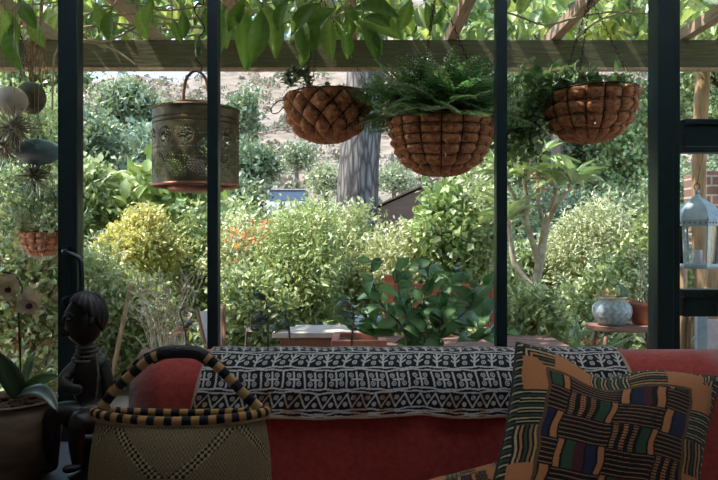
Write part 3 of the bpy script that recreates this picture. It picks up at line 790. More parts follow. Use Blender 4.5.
def statue():
    D=1.8; Pp=lambda a,b,o=0: P(a,b,D+o)
    t=thing('carved_figure','glossy black carved seated figure with a large head and beaded collar','statue',(Pp(82,475).x,D,TZ))
    # skin skeleton
    J={}; V=[];R=[];E=[]
    def j(n,p,r,par=None,ry=None):
        J[n]=len(V); V.append(tuple(p)); R.append((r*1.36,(ry or r)*1.36))
        if par: E.append((J[par],J[n]))
    s=S(D)
    j('pelvis',Pp(90,420),.040); j('waist',Pp(90,402),.027,'pelvis'); j('chest',Pp(91,378),.040,'waist'); j('upper',Pp(90,364),.042,'chest'); j('neck0',Pp(88,354),.016,'upper'); j('neck',Pp(86,346),.013,'neck0'); j('neck1',Pp(85,338),.014,'neck')
    # head
    j('jaw',Pp(83,334),.022,'neck1'); j('head',Pp(84,322),.034,'jaw'); j('crown',Pp(85,309),.030,'head'); j('top',Pp(87,303),.020,'crown')
    # right-hand arm (near camera's right), hangs and rests
    j('shR',Pp(102,366,-.01),.017,'upper'); j('upR',Pp(107,382,-.015),.014,'shR'); j('elR',Pp(107,400,-.01),.012,'upR'); j('foR',Pp(94,407,-.05),.011,'elR'); j('haR',Pp(85,411,-.075),.011,'foR'); j('haR2',Pp(78,413,-.085),.008,'haR')
    j('shL',Pp(80,362,.0),.016,'upper'); j('upL',Pp(71,370,-.03),.013,'shL'); j('elL',Pp(62,380,-.05),.011,'upL'); j('foL',Pp(68,388,-.09),.010,'elL'); j('haL',Pp(77,390,-.10),.010,'foL'); j('haL2',Pp(83,388,-.10),.007,'haL')
    # legs facing left
    j('hipL',Pp(82,418,-.03),.028,'pelvis'); j('thL',Pp(68,413,-.05),.027,'hipL'); j('knL',Pp(52,413,-.06),.024,'thL'); j('shinL',Pp(51,432,-.06),.019,'knL'); j('anL',Pp(53,462,-.06),.010,'shinL'); j('heL',Pp(54,467,-.06),.010,'anL'); j('ftL',Pp(46,469,-.075),.009,'heL'); j('toL',Pp(39,470,-.085),.006,'ftL')
    j('hipR',Pp(92,422,-.05),.028,'pelvis'); j('thR',Pp(86,420,-.09),.024,'hipR'); j('knR',Pp(77,421,-.115),.020,'thR'); j('shinR',Pp(76,436,-.11),.016,'knR'); j('anR',Pp(77,463,-.10),.010,'shinR'); j('heR',Pp(78,467,-.10),.010,'anR'); j('ftR',Pp(70,469,-.12),.009,'heR'); j('toR',Pp(62,470,-.135),.006,'ftR')
    me=bpy.data.meshes.new('body'); me.from_pydata(V,E,[]); me.update(); me.materials.append(M['ebony'])
    o=bpy.data.objects.new('body',me); link(o,t)
    md=o.modifiers.new('skin','SKIN'); md.use_smooth_shade=True
    for i,r in enumerate(R):
        sv=me.skin_vertices[0].data[i]; sv.radius=r; sv.use_root=(i==0)
    m2=o.modifiers.new('sub','SUBSURF'); m2.levels=m2.render_levels=2
    # face and hair
    hc=Pp(84,320)
    hd=Vector((-.80,-.60,0)); sd_=Vector((.60,-.80,0))   # looks to the left and slightly to the room
    face=[ellipsoid(Pp(84,320),(.046,.046,.064),28,20)]
    nose=tube([hc+hd*.043+Vector((0,0,.018)),hc+hd*.055+Vector((0,0,-.006)),hc+hd*.049+Vector((0,0,-.014))],[.004,.0085,.006],8)
    brow=[]; eyes=[]
    for sg in (-1,1):
        eyes.append(ellipsoid(hc+hd*.041+sd_*sg*.017+Vector((0,0,.004)),(.008,.008,.005),10,6))
        brow.append(tube([hc+hd*.040+sd_*sg*.006+Vector((0,0,.018)),hc+hd*.040+sd_*sg*.018+Vector((0,0,.021)),hc+hd*.032+sd_*sg*.030+Vector((0,0,.014))],.0035,6))
    lips=[tube([hc+hd*.040-sd_*.011+Vector((0,0,-.028)),hc+hd*.049+Vector((0,0,-.026)),hc+hd*.040+sd_*.011+Vector((0,0,-.028))],[.003,.005,.003],6),
          tube([hc+hd*.038-sd_*.010+Vector((0,0,-.035)),hc+hd*.046+Vector((0,0,-.036)),hc+hd*.038+sd_*.010+Vector((0,0,-.035))],[.003,.005,.003],6)]
    ears=[ellipsoid(hc+sd_*sg*.044-hd*.004,(.010,.010,.016),12,8) for sg in (-1,1)]
    obj('face',join(face+[nose]+eyes+brow+lips+ears),M['ebony'],t,smooth=True)
    # hair: ridged cap and a bun at the nape
    prof=[]
    hv,hf=ellipsoid((0,0,0),(1,1,1),72,24)
    Vh=[]
    for vx in hv:
        p=Vector(vx); a=math.atan2(p.y,p.x); q=1+.035*math.cos(a*18)
        Vh.append(hc+Vector((.006,.004,.012))+Vector((p.x*.0485*q,p.y*.0485*q,p.z*.060)))
    keep=[f for f in hf if all((Vh[i]-hc).dot(Vector((-hd.x*.75,-hd.y*.75,.75)))>.006 for i in f)]
    obj('hair',(Vh,keep),M['ebony'],t,smooth=True,solid=.004)
    bun=[ellipsoid(Pp(101,316,.01),(.013,.02,.030),16,10),ellipsoid(Pp(99,302,.01),(.016,.018,.014),16,10)]
    obj('hair_bun',join(bun),M['ebony'],t,smooth=True)
    for k,(y,r,rz) in enumerate(((346,.021,.004),(350,.024,.005),(354,.029,.007),(358,.036,.009))):
        c=Pp(86.5+.6*k,y); ring=[c+Vector((r*math.cos(a),r*.9*math.sin(a),-rz*math.sin(-a)*.6)) for a in np.linspace(0,2*PI,36,endpoint=False)]
        tag(obj('necklace',tube(ring,[.0036+.0012*(i%2) for i in range(36)],6,closed=True),M['bead'],t,smooth=True),'pale bead collar')
    ht=smoothpath([Pp(96,354,-.03),Pp(98,372,-.045),Pp(97,390,-.048),Pp(95,403,-.05)],5)
    tag(obj('bead_strand',tube(ht,[.002+.001*(i%2) for i in range(len(ht))],6),M['bead'],t,smooth=True),'pale bead strand down the chest')
    obj('skirt',lathe([(.040,-.02),(.047,-.005),(.046,.015),(.036,.03)],28,tuple(Pp(89,421))),M['ebony'],t,smooth=True)
    bt=tag(obj('stool',lathe([(.058,0),(.06,.01),(.034,.02),(.028,.05),(.034,.078),(.056,.086),(.058,.1),(.02,.104)],28,(Pp(93,0).x,D,TZ)),M['ebony'],t,smooth=True))
    obj('plinth',box(Pp(40,0).x,D-.19,TZ+.0005,Pp(101,0).x,D+.075,TZ+.008),M['ebony'],t,bevel=.003)
statue()

# ------------------------------------------------------------ outdoor ground and hill
struct('ground',box(-14,YF+.1,-.12,14,5.3,0),M['paving'])
struct('ground',box(-14,-16,-.14,14,YB-.16,-.01),M['paving'])  # unseen yard behind the house, added to bounce sunlight indoors
def terrain():
    nx,ny=150,150
    xs=np.linspace(-150,170,nx); ys=5.3+ (np.linspace(0,1,ny)**1.8)*200
    X,Y=np.meshgrid(xs,ys)
    # ridge height at 140 m
    px=X/140*F+CX
    ridge=np.interp(px,[-400,80,180,260,400,560,718,1100],[.16*140,.214*140,.234*140,.26*140,.335*140,.36*140,.39*140,.42*140])
    t=np.clip((Y-22)/(140-22),0,1); base=1.4*np.clip((Y-11)/13,0,1)**1.3
    Z=base-.02+(ridge-1.4)*(t**1.45)*(1-.0*t)
    Z=np.where(Y>140,ridge-(Y-140)*.25,Z)
    Z+=t*(1.4*np.sin(X*.11+Y*.05)+.8*np.sin(X*.27-Y*.13)+.6*np.sin(Y*.31+X*.05))
    o=np_obj('terrain_hill',np.stack([X,Y,Z],-1).reshape(-1,3),grid_faces(nx,ny),M['hill'],None,True)
    o['kind']='structure'; o.name='hill'
    return xs,ys,Z
XS,YS,ZZ=terrain()
def hz(x,y):
    i=int(np.clip(np.searchsorted(XS,x),1,len(XS)-1)); j=int(np.clip(np.searchsorted(YS,y),1,len(YS)-1))
    fx=(x-XS[i-1])/(XS[i]-XS[i-1]); fy=(y-YS[j-1])/(YS[j]-YS[j-1])
    return float((ZZ[j-1,i-1]*(1-fx)+ZZ[j-1,i]*fx)*(1-fy)+(ZZ[j,i-1]*(1-fx)+ZZ[j,i]*fx)*fy)
# hillside scrub (uncountable)
def scrub():
    rg=np.random.default_rng(21); P_=[];Cc=[]
    N=900
    for k in range(N):
        y=28+110*rg.random()**.8; x=rg.uniform(-.55,.6)*y; z=hz(x,y)
        r=rg.uniform(.3,1.0)*(1+.3*(y/100)); n=70
        d=unit(rg.normal(0,1,(n,3))); d[:,2]=np.abs(d[:,2]); P_.append(np.array([x,y,z])+d*np.array([r,r,r*.8]))
    pts=np.concatenate(P_)
    o=rnd_leaves('hill_scrub',pts,(0,60,-60),[(120,124,96),(98,110,82),(128,114,98),(120,100,92)],.36,.7,M['leaf'],None,rg)
    tag(o,'sparse dry scrub dotted over the pale hillside','scrub',kind='stuff')
scrub()

# ------------------------------------------------------------ big pine trunk and far trees
def trunk(name,label,pts,rad,ground_py=None):
    path=smoothpath(pts,10); n=40; m=len(path)
    V=[];rg=random.Random(3)
    vf=tube(path,np.interp(np.linspace(0,1,m),np.linspace(0,1,len(rad)),rad),n)
    V2=[]
    for i,v in enumerate(vf[0]):
        k=i%n; r=i//n; c=path[r]; a=2*PI*k/n
        q=1+.035*math.sin(a*11+r*.25+math.sin(r*.6))+.02*math.sin(a*17-r*.5)
        V2.append(c+(Vector(v)-c)*q)
    t=thing(name,label,'tree',tuple(pts[0]))
    obj('trunk',(V2,vf[1]),M['bark'],t,smooth=True)
    return t
D=9.0
tt=trunk('pine_tree','thick grey furrowed pine trunk behind the smallest coir basket',[(P(357,0,D).x,D,-.05),P(357,215,D),P(361,140,D),P(366,70,D),P(372,10,D),P(380,-80,D),P(388,-220,D)],[.29,.255,.245,.235,.225,.20,.15])
rg=np.random.default_rng(31)
cc,pts=crown_points(rg,P(390,-300,D),(2.6,2.4,1.5),110,70,.22)
rnd_leaves('foliage',pts,P(390,-330,D),[(104,124,80),(130,146,98),(90,108,72)],.12,.25,M['leaf'],tt,rg)
D=14.
t2=trunk('pine_tree','slimmer grey trunk far behind the fern basket',[(P(450,0,D).x,D,0.2),P(449,170,D),P(448,80,D),P(446,10,D),P(445,-100,D)],[.24,.22,.20,.17,.12])
cc,pts=crown_points(rg,P(440,-190,D),(3,2.6,1.6),90,60,.25)
rnd_leaves('foliage',pts,P(440,-220,D),[(92,116,78),(120,140,96),(80,100,70)],.14,.25,M['leaf'],t2,rg)

DG=[(118,138,104),(138,156,118),(96,118,88),(162,176,136)]        # deep grey green, lightened to stand in for distance haze
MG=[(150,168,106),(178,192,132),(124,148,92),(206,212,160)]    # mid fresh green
PG=[(192,200,146),(214,218,178),(164,180,130),(228,226,200)]  # pale
YG=[(226,214,134),(236,224,154),(200,200,120),(176,184,108)]   # yellow green
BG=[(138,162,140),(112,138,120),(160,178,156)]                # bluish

def far(px,py,rx,ry,D,cols,lab,nc=120,per=45,L=.12,name='tree',cat='tree',tr=.12,grp='trees in the garden behind',**k):
    g=hz(P(px,py,D).x,D)-.05 if D>5.4 else 0
    return plant(name,lab,cat,px,py,rx,ry,D,cols,L=L,asp=.55,nc=nc,per=per,cr=.0085*D,group=grp,ground=g,trunk=tr,skirt=False,nst=14,shell=.3,**k)
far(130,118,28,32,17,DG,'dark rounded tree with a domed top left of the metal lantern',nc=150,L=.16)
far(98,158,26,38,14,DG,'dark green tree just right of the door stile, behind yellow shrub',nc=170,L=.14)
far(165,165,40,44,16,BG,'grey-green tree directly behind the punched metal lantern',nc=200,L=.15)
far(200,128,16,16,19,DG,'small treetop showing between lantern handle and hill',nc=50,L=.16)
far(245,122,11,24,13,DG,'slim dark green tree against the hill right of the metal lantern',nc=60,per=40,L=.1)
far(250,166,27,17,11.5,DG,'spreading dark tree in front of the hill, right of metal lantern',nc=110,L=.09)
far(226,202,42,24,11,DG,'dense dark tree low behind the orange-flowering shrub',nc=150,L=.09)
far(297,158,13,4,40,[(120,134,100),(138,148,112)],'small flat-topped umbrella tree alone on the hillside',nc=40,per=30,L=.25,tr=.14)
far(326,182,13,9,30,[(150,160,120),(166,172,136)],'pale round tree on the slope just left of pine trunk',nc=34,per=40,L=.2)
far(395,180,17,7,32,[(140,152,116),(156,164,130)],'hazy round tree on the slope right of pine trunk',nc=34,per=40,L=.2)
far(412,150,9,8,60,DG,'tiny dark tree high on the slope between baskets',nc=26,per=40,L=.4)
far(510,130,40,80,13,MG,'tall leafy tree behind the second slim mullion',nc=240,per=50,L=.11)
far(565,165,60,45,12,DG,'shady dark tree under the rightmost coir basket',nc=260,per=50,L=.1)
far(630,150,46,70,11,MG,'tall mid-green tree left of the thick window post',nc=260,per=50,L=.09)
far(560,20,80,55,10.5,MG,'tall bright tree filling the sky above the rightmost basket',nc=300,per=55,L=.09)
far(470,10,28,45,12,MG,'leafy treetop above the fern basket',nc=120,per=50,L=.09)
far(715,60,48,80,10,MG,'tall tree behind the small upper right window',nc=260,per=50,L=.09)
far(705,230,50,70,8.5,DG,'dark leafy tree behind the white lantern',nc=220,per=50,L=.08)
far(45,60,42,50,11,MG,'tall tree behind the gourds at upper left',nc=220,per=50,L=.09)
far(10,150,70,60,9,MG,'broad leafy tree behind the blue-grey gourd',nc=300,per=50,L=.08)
# ------------------------------------------------------------ garden shrubs
def bush(name,lab,px,py,rx,ry,D,cols,L=.06,nc=130,per=34,cat='shrub',grp='garden shrubs',asp=.5,cr=.07,**k):
    g=hz(P(px,py,D).x,D) if D>5.4 else 0
    return plant(name,lab,cat,px,py,rx,ry,D,cols,L=L,asp=asp,nc=nc,per=per,cr=cr,group=grp,ground=g,**k)
bush('yellow_shrub','dome-shaped yellow-green shrub left of the first slim mullion',143,250,33,31,6.2,YG,L=.045,nc=460,per=46,cr=.04,shell=.8,skirt=False)
bush('leafy_shrub','dark green shrub filling the space beneath the yellow dome',120,312,46,30,5.7,MG,L=.06,nc=150)
bush('broad_leaved_shrub','shrub with large pointed leaves rising behind the yellow dome',168,202,44,24,7.2,[(160,180,108),(134,156,88),(188,200,134)],L=.17,nc=60,per=10,asp=.55,T=T_BIG,cr=.12)
bush('leafy_shrub','mid-green shrub at the first slim mullion, below the lantern',200,262,32,44,6.8,MG,nc=170)
bush('flowering_shrub','pale green shrub with orange flower heads right of first slim mullion',246,262,34,34,6.4,PG,nc=170,L=.055)
bush('feathery_shrub','fresh green feathery shrub in the middle, above the garden table',300,268,40,58,6.2,[(164,184,118),(190,204,144),(140,164,102),(214,218,168)],L=.055,nc=330,per=36,asp=.4)
bush('leafy_shrub','tall loose shrub in front of the pine trunk base',348,262,34,48,6.8,PG+MG,nc=220,L=.055)
bush('pale_shrub','pale yellow-green shrub behind the dark-leaved bush',398,268,42,34,6.5,PG,nc=220,L=.045,cr=.06)
bush('leafy_shrub','bright broad-leaved shrub under the fern basket',446,232,27,36,6.4,[(150,174,104),(122,148,86),(192,206,150)],L=.085,nc=150,per=26,asp=.6)
bush('leafy_shrub','airy shrub beside the second slim mullion',474,225,26,50,6.6,PG+MG,nc=170,L=.055)
bush('leafy_shrub','dark undergrowth shrub behind the frangipani stem',545,285,50,45,7.6,DG+MG,nc=240,L=.07)
bush('weeping_shrub','rounded pale weeping shrub between frangipani and thick post',600,245,46,36,7.0,PG+[(140,150,104)],nc=340,per=34,L=.055,asp=.3,up=-.4)
bush('leafy_shrub','deep green shrub under the weeping shrub, behind the blue pot',610,305,42,36,6.2,DG+MG,nc=200,L=.06)
bush('leafy_shrub','leafy shrub behind the cactus and small terracotta pot',655,270,26,50,5.6,MG,nc=150,L=.06)
bush('leafy_shrub','tangled shrub behind the orchid blooms',22,290,44,46,4.8,MG+[(170,120,80)],nc=200,L=.06)
bush('leafy_shrub','thin-leaved shrub seen just right of the door handle',92,285,16,36,5.4,PG+MG,nc=110,L=.06,asp=.3)
bush('leafy_shrub','trailing shrub behind the small left coir basket',20,215,46,36,6.4,DG+MG,nc=200,L=.06)
bush('leafy_shrub','shrub with glossy leaves right of door stile at mid height',90,205,20,34,7.0,MG,nc=120,L=.08,asp=.6)
bush('leafy_shrub','shrub low behind the lower right window pane',715,318,34,40,6.0,DG+MG,nc=130,L=.06)
bush('leafy_shrub','low leafy shrub at the foot of the frangipani',528,322,24,26,5.0,MG,nc=110,L=.055)
bush('leafy_shrub','low shrub behind the young plants, left of garden table',250,312,34,34,5.6,MG,nc=160,L=.06)
# hedge masses closing the background below the trees
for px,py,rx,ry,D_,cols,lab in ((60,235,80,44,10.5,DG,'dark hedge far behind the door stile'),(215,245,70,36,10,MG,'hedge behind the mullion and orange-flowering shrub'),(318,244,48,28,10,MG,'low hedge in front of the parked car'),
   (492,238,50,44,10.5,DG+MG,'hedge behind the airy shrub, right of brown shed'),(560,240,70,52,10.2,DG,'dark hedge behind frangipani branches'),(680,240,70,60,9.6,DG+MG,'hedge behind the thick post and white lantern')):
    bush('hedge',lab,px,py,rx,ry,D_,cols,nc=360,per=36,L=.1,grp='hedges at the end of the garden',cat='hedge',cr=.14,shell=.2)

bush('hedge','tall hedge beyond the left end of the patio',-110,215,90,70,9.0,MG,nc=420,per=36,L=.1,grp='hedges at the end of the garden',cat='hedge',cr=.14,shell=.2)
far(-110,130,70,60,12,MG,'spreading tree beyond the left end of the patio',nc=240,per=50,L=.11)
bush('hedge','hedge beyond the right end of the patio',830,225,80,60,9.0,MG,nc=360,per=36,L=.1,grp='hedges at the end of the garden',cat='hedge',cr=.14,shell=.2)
# flower heads on the flowering shrub and frangipani
def blobs(name,parent,spots,D,cols,size,rng,n=26,m='petal',r=.05,lab=None):
    P_=[]
    for px,py in spots: P_.append(np.array(P(px,py,D))+rng.normal(0,1,(n,3))*r)
    o=rnd_leaves(name,np.concatenate(P_),P(spots[0][0],spots[0][1]+20,D),cols,size,.7,M[m],parent,rng)
    if lab: o['label']=lab
    return o
fl=[o for o in bpy.data.objects if o.name.startswith('flowering_shrub')][0]
blobs('blossom',fl,[(236,236),(246,233),(256,240),(266,228),(240,246)],6.0,[(222,150,96),(214,170,110),(198,120,90)],.04,np.random.default_rng(5),lab='orange and peach flower heads')

# frangipani
def frangipani():
    D=5.5; rg=np.random.default_rng(77)
    t=thing('frangipani_tree','small frangipani tree with forked bare branches, long leaves and pink blossom','tree',(P(537,0,D).x,D,hz(P(537,0,D).x,D)),'trees in the garden behind')
    Q=lambda a,b,o=0: P(a,b,D+o)
    base=Vector((P(537,0,D).x,D,0))
    br=[([base,Q(538,330),Q(536,290),Q(541,255),Q(546,225),Q(552,205),Q(556,188)],.045,.02),
        ([Q(537,292),Q(524,278),Q(514,262),Q(511,240),Q(508,222)],.03,.016),
        ([Q(539,262),Q(532,240),Q(526,220),Q(527,200,.05),Q(524,178)],.026,.015),
        ([Q(549,218),Q(560,200,-.1),Q(572,186,-.1)],.022,.014),
        ([Q(526,220),Q(515,200,.1),Q(506,180,.1)],.02,.013),
        ([Q(546,232),Q(538,200,.15),Q(540,165,.15)],.02,.013)]
    for pts,a,b in br:
        sp=smoothpath(pts,6); obj('branch',tube(sp,np.linspace(a,b,len(sp)),10),M['barkpale'],t,smooth=True)
    tips=[(556,186,0),(508,220,0),(524,176,0),(573,184,-.1),(506,178,.1),(540,163,.15),(498,160,.2)]
    pos=[];d=[];nm=[];L=[];W=[]
    for x,y,o in tips:
        c=np.array(Q(x,y,o)); n=15
        for k in range(n):
            a=2*PI*k/n+rg.uniform(-.2,.2); el=rg.uniform(.0,1.0)
            dd=np.array([math.cos(a)*math.cos(el),math.sin(a)*math.cos(el),math.sin(el)]); pos.append(c+dd*.02); d.append(dd); nm.append((-dd[0]*.5,-dd[1]*.5,1)); l=rg.uniform(.2,.31); L.append(l); W.append(l*.27)
    N=len(pos)
    V,Fq,C=leaf_arrays(np.array(pos),np.array(d),np.array(nm,float),np.array(L),np.array(W),pick([(128,158,98),(162,186,128),(184,204,150)],N,rg),T_BIG)
    np_obj('foliage',V,Fq,M['leafg'],t,True,C)
    blobs('blossom',t,[(528,172),(536,186),(544,190),(512,168),(500,214)],D-.05,[(222,178,168),(206,150,146),(232,206,190)],.035,rg,n=24,r=.035,lab='dusty pink flower clusters')
frangipani()

# generic rosette / strap plants
def strap_plant(name,lab,cat,base,n,L,W,cols,el=(.3,1.3),rng=None,T=T_BLADE,lm='leaf',grp=None,jit=.03):
    rg=rng or np.random.default_rng(int(abs(base[0]*1000))+n)
    a=rg.uniform(0,2*PI,n); e=rg.uniform(el[0],el[1],n)
    d=np.stack([np.cos(a)*np.cos(e),np.sin(a)*np.cos(e),np.sin(e)],-1)
    pos=np.array(base)[None]+rg.normal(0,jit,(n,3))*np.array([1,1,0])
    nm=np.stack([-np.cos(a)*np.sin(e),-np.sin(a)*np.sin(e),np.cos(e)],-1)
    Ls=L*(.6+.5*rg.random(n))
    V,Fq,C=leaf_arrays(pos,d,nm,Ls,np.full(n,W),pick(cols,n,rg),T)
    return tag(np_obj(name,V,Fq,M[lm],None,True,C),lab,cat,grp)
strap_plant('agapanthus','arching strap-leaved plant left of the blue pot stool','plant',(P(560,0,5.0).x,5.0,.05),90,.85,.03,[(108,136,96),(134,158,112),(86,112,80)])
strap_plant('agapanthus','arching strap-leaved plant between stool and weeping shrub','plant',(P(590,0,5.5).x,5.5,.05),90,.85,.03,[(108,136,96),(134,158,112),(86,112,80)])
strap_plant('agave','grey-green fleshy plant behind sofa, right of first slim mullion','plant',(P(232,0,3.8).x,3.8,.30),22,.42,.075,[(150,170,150),(170,186,166)],el=(.4,1.3),jit=.01)
tag(obj('planter',lathe([(.13,0),(.17,.05),(.19,.28),(.2,.3),(.18,.3),(.17,.27)],28,(P(232,0,3.8).x,3.8,0)),M['terra'],None,smooth=True),'terracotta planter under the grey-green fleshy plant','pot')

# undergrowth
def under():
    rg=np.random.default_rng(50); N=26000
    y=rg.uniform(5.35,9.5,N); x=rg.uniform(-.62,.62,N)*y
    z=rg.random(N)**1.5*.5+.02
    z+=np.array([hz(a,b) for a,b in zip(x,y)])
    pts=np.stack([x,y,z],-1)
    o=rnd_leaves('undergrowth',pts,(0,7,-5),MG+DG+PG,.09,.4,M['leaf'],None,rg)
    tag(o,'low mixed undergrowth between the garden shrubs','undergrowth',kind='stuff')
under()

# bare twiggy shrub with pale stems
def twigs():
    D=4.6; rg=random.Random(9); t=thing('bare_shrub','leafless shrub of thin pale twigs in front of the yellow dome','shrub',(P(166,0,D).x,D,0),'garden shrubs')
    parts=[]
    for k in range(20):
        b=Vector((P(166,0,D).x+rg.uniform(-.04,.04),D+rg.uniform(-.05,.05),0))
        tx=166+rg.uniform(-40,40); ty=rg.uniform(272,318)
        e=P(tx,ty,D+rg.uniform(-.25,.25)); m=b.lerp(e,.55)+Vector(((e.x-b.x)*-.15,0,.05))
        sp=smoothpath([b,m,e],5); parts.append(tube(sp,np.linspace(.007,.002,len(sp)),5))
        for q in range(4):
            i=rg.randint(4,len(sp)-2); s0=sp[i]; e2=s0+Vector((rg.uniform(-.16,.16),rg.uniform(-.1,.1),rg.uniform(.05,.2)))
            parts.append(tube([s0,s0.lerp(e2,.5)+Vector((0,0,.02)),e2],[.0035,.0028,.0015],5))
    obj('twig',join(parts),M['barkpale'],t,smooth=True)
    rg2=np.random.default_rng(3); pts=np.array([P(166+rg2.normal(0,22),rg2.uniform(275,325),D+rg2.normal(0,.12)) for _ in range(160)])
    rnd_leaves('foliage',pts,P(166,330,D),[(190,190,150),(150,120,110),(120,130,90)],.05,.4,M['leaf'],t,rg2)
twigs()
tag(obj('cane',tube([(P(108,0,5).x,4.95,0),P(131,285,5)],.016,8),M['rawpost'],None,smooth=True),'slanting tan cane leaning among shrubs below the yellow dome','cane')

# dark glossy shrub in a pot near the glass
def stem_leaves(name,lab,D,stems,cols,L,asp,potr=.0,seed=1,lm='leafg',per=9,grp=None,gbase=0.0):
    rg=np.random.default_rng(seed); x0=np.mean([s[0][0] for s in stems])
    base=Vector((P(x0,0,D).x,D,gbase)); t=thing(name,lab,'plant',(base.x,base.y,0),grp)
    parts=[];pos=[];d=[];nm=[]
    for s in stems:
        pts=[base+Vector((rg.normal(0,.02),rg.normal(0,.02),0))]+[P(a,b,D+o) for a,b,o in s]
        sp=smoothpath(pts,6); parts.append(tube(sp,np.linspace(.007,.0025,len(sp)),6))
        top=[q for q in sp if q.z>.45]
        n=max(3,per)
        for k in range(n):
            q=top[int((k+.5)/n*(len(top)-1))] if k<n-1 else top[-1]
            a=rg.uniform(0,2*PI); el=rg.uniform(-.25,.8)
            dd=(math.cos(a)*math.cos(el),.6*math.sin(a)*math.cos(el),math.sin(el))
            pos.append(np.array(q)); d.append(dd); nm.append((rg.normal(0,.5),-.7+rg.normal(0,.4),.6))
    obj('stem',join(parts),M['bark2'],t,smooth=True)
    N=len(pos); Ls=L*(.7+.5*rg.random(N))
    V,Fq,C=leaf_arrays(np.array(pos),np.array(d),np.array(nm),Ls,Ls*asp,pick(cols,N,rg,.1),T_BIG)
    np_obj('foliage',V,Fq,M[lm],t,True,C)
    if potr:
        obj('pot',lathe([(potr*.7,0),(potr,.26),(potr*1.08,.27),(potr*1.08,.31),(potr*.95,.31),(potr*.9,.27)],28,(base.x,base.y,0)),M['terra'],t,smooth=True)
    return t
DK=[(92,134,82),(112,152,94),(78,114,74)]
stem_leaves('glossy_shrub','dark-leaved potted bush outside the glass, directly above the throw centre',3.3,
  [[(410,338,0),(375,335,.05),(345,325,.05)],[(430,338,0),(475,338,.05),(500,330,.05)],[(430,330,.1),(470,300,.15),(496,280,.1)],[(420,330,0),(425,290,.05),(430,262,.05)],[(410,330,0),(400,300,.05),(396,270,.1)],[(428,335,0),(448,300,0),(456,270,.1)],[(424,335,.1),(436,300,.1),(440,280,.15)],
   [(405,335,-.05),(385,310,-.05),(374,285,-.05),(371,262,-.05)],[(430,335,-.05),(462,315,-.1),(480,290,-.1)],[(418,338,.1),(412,310,.15),(410,290,.2)],[(440,338,0),(470,325,.05),(492,312,.05)],[(408,338,0),(378,325,0),(360,312,0),(350,305,0)],[(425,330,-.1),(440,325,-.1),(450,318,-.1)]],
  DK,.10,.52,potr=.2,seed=12,per=18,gbase=.28,lm='leaf')
stem_leaves('young_plant','thin plant with five dark pointed leaves left of garden table',3.0,[[(268,340,0),(268,322,0),(266,300,0)]],[(44,62,50),(56,72,56)],.07,.45,seed=2,per=7,grp='young dark-leaved plants outside the glass')
stem_leaves('young_plant','thin plant with dark leaves standing before the garden table corner',3.1,[[(290,342,0),(287,328,0),(285,312,0)]],[(44,62,50),(60,76,60)],.065,.42,seed=3,per=6,grp='young dark-leaved plants outside the glass')
stem_leaves('young_plant','thin plant with dark leaves just right of the pale folding chair',2.95,[[(246,345,0),(250,332,0),(252,318,0)]],[(60,60,52),(70,66,58)],.06,.4,seed=4,per=5,grp='young dark-leaved plants outside the glass')
stem_leaves('young_plant','slender reddish-leaved plant rising against the pale folding chair',3.0,[[(186,345,0),(184,330,0),(180,312,0)]],[(110,76,70),(84,70,60)],.065,.4,seed=6,per=6,grp='young dark-leaved plants outside the glass')
stem_leaves('young_plant','slender plant with dark leaves over the left end of bench',3.15,[[(352,340,0),(354,318,0),(350,300,0)]],[(50,66,50),(64,80,60)],.075,.42,seed=8,per=8,grp='young dark-leaved plants outside the glass')

# ------------------------------------------------------------ garden furniture
def garden_table():
    t=thing('garden_table','weathered garden table with a pale top, outside behind the sofa','table',(P(300,0,4.4).x,4.4,0))
    z=.606; xl=P(272,0,4.2).x; xr=P(372,0,4.45).x
    bars=[box(xl+.035*k,4.2+.103*k,z-.03,xr,4.2+.103*k+.097,z) for k in range(4)]
    obj('table_top',join(bars),M['tabletop'],t,bevel=.004)
    for y in (4.22,4.57): obj('apron',box(xl+.04+(y-4.2)*.3,y,z-.12,xr-.03,y+.025,z-.032),M['tablewood'],t)
    for x in (xl+.15,xr-.05):
        for y in (4.28,4.53): obj('leg',box(x-.025,y-.025,0,x+.025,y+.025,z-.031),M['tablewood'],t)
garden_table()
def bench():
    xl=P(386,0,4.4).x; xr=P(560,0,4.4).x
    t=thing('garden_bench','orange-brown timber garden bench mostly hidden behind the dark-leaved bush','bench',((xl+xr)/2,4.5,0))
    obj('seat',join([box(xl,4.2+.095*k,.50,xr,4.2+.095*k+.085,.53) for k in range(5)]),M['stool'],t,bevel=.003)
    obj('seat_rail',box(xl+.02,4.185,.37,xr-.02,4.2,.498),M['terrawood'],t)
    xb=P(500,0,4.7).x
    obj('backrest',join([box(xl,4.70,.78,xb,4.73,.86),box(xl,4.70,.58,xb,4.73,.63)]+[box(xl+.09+.11*k,4.705,.63,xl+.14+.11*k,4.725,.78) for k in range(6)]),M['terrawood'],t)
    for x in (xl+.03,xr-.03):
        for y in (4.24,4.65): obj('leg',box(x-.03,y-.03,0,x+.03,y+.03,.499),M['terrawood'],t)
    for x in (xl+.03,xb-.03): obj('back_post',box(x-.03,4.69,0,x+.03,4.742,.92),M['terrawood'],t,bevel=.004)
bench()
def planter_box():
    t=thing('trough_planter','low terracotta trough standing between garden table and bench','planter',(P(362,0,4.0).x,4.0,0))
    x0,x1=P(332,0,3.9).x,P(386,0,3.9).x
    obj('trough',join([box(x0,3.78,0,x1,3.82,.62),box(x0,4.10,0,x1,4.14,.62),box(x0,3.82,0,x0+.04,4.10,.62),box(x1-.04,3.82,0,x1,4.10,.62)]),M['terra'],t,bevel=.006)
    obj('soil',box(x0+.041,3.821,.0,x1-.041,4.099,.58),M['soil'],t)
planter_box()
bl=P(386,308,4.55)
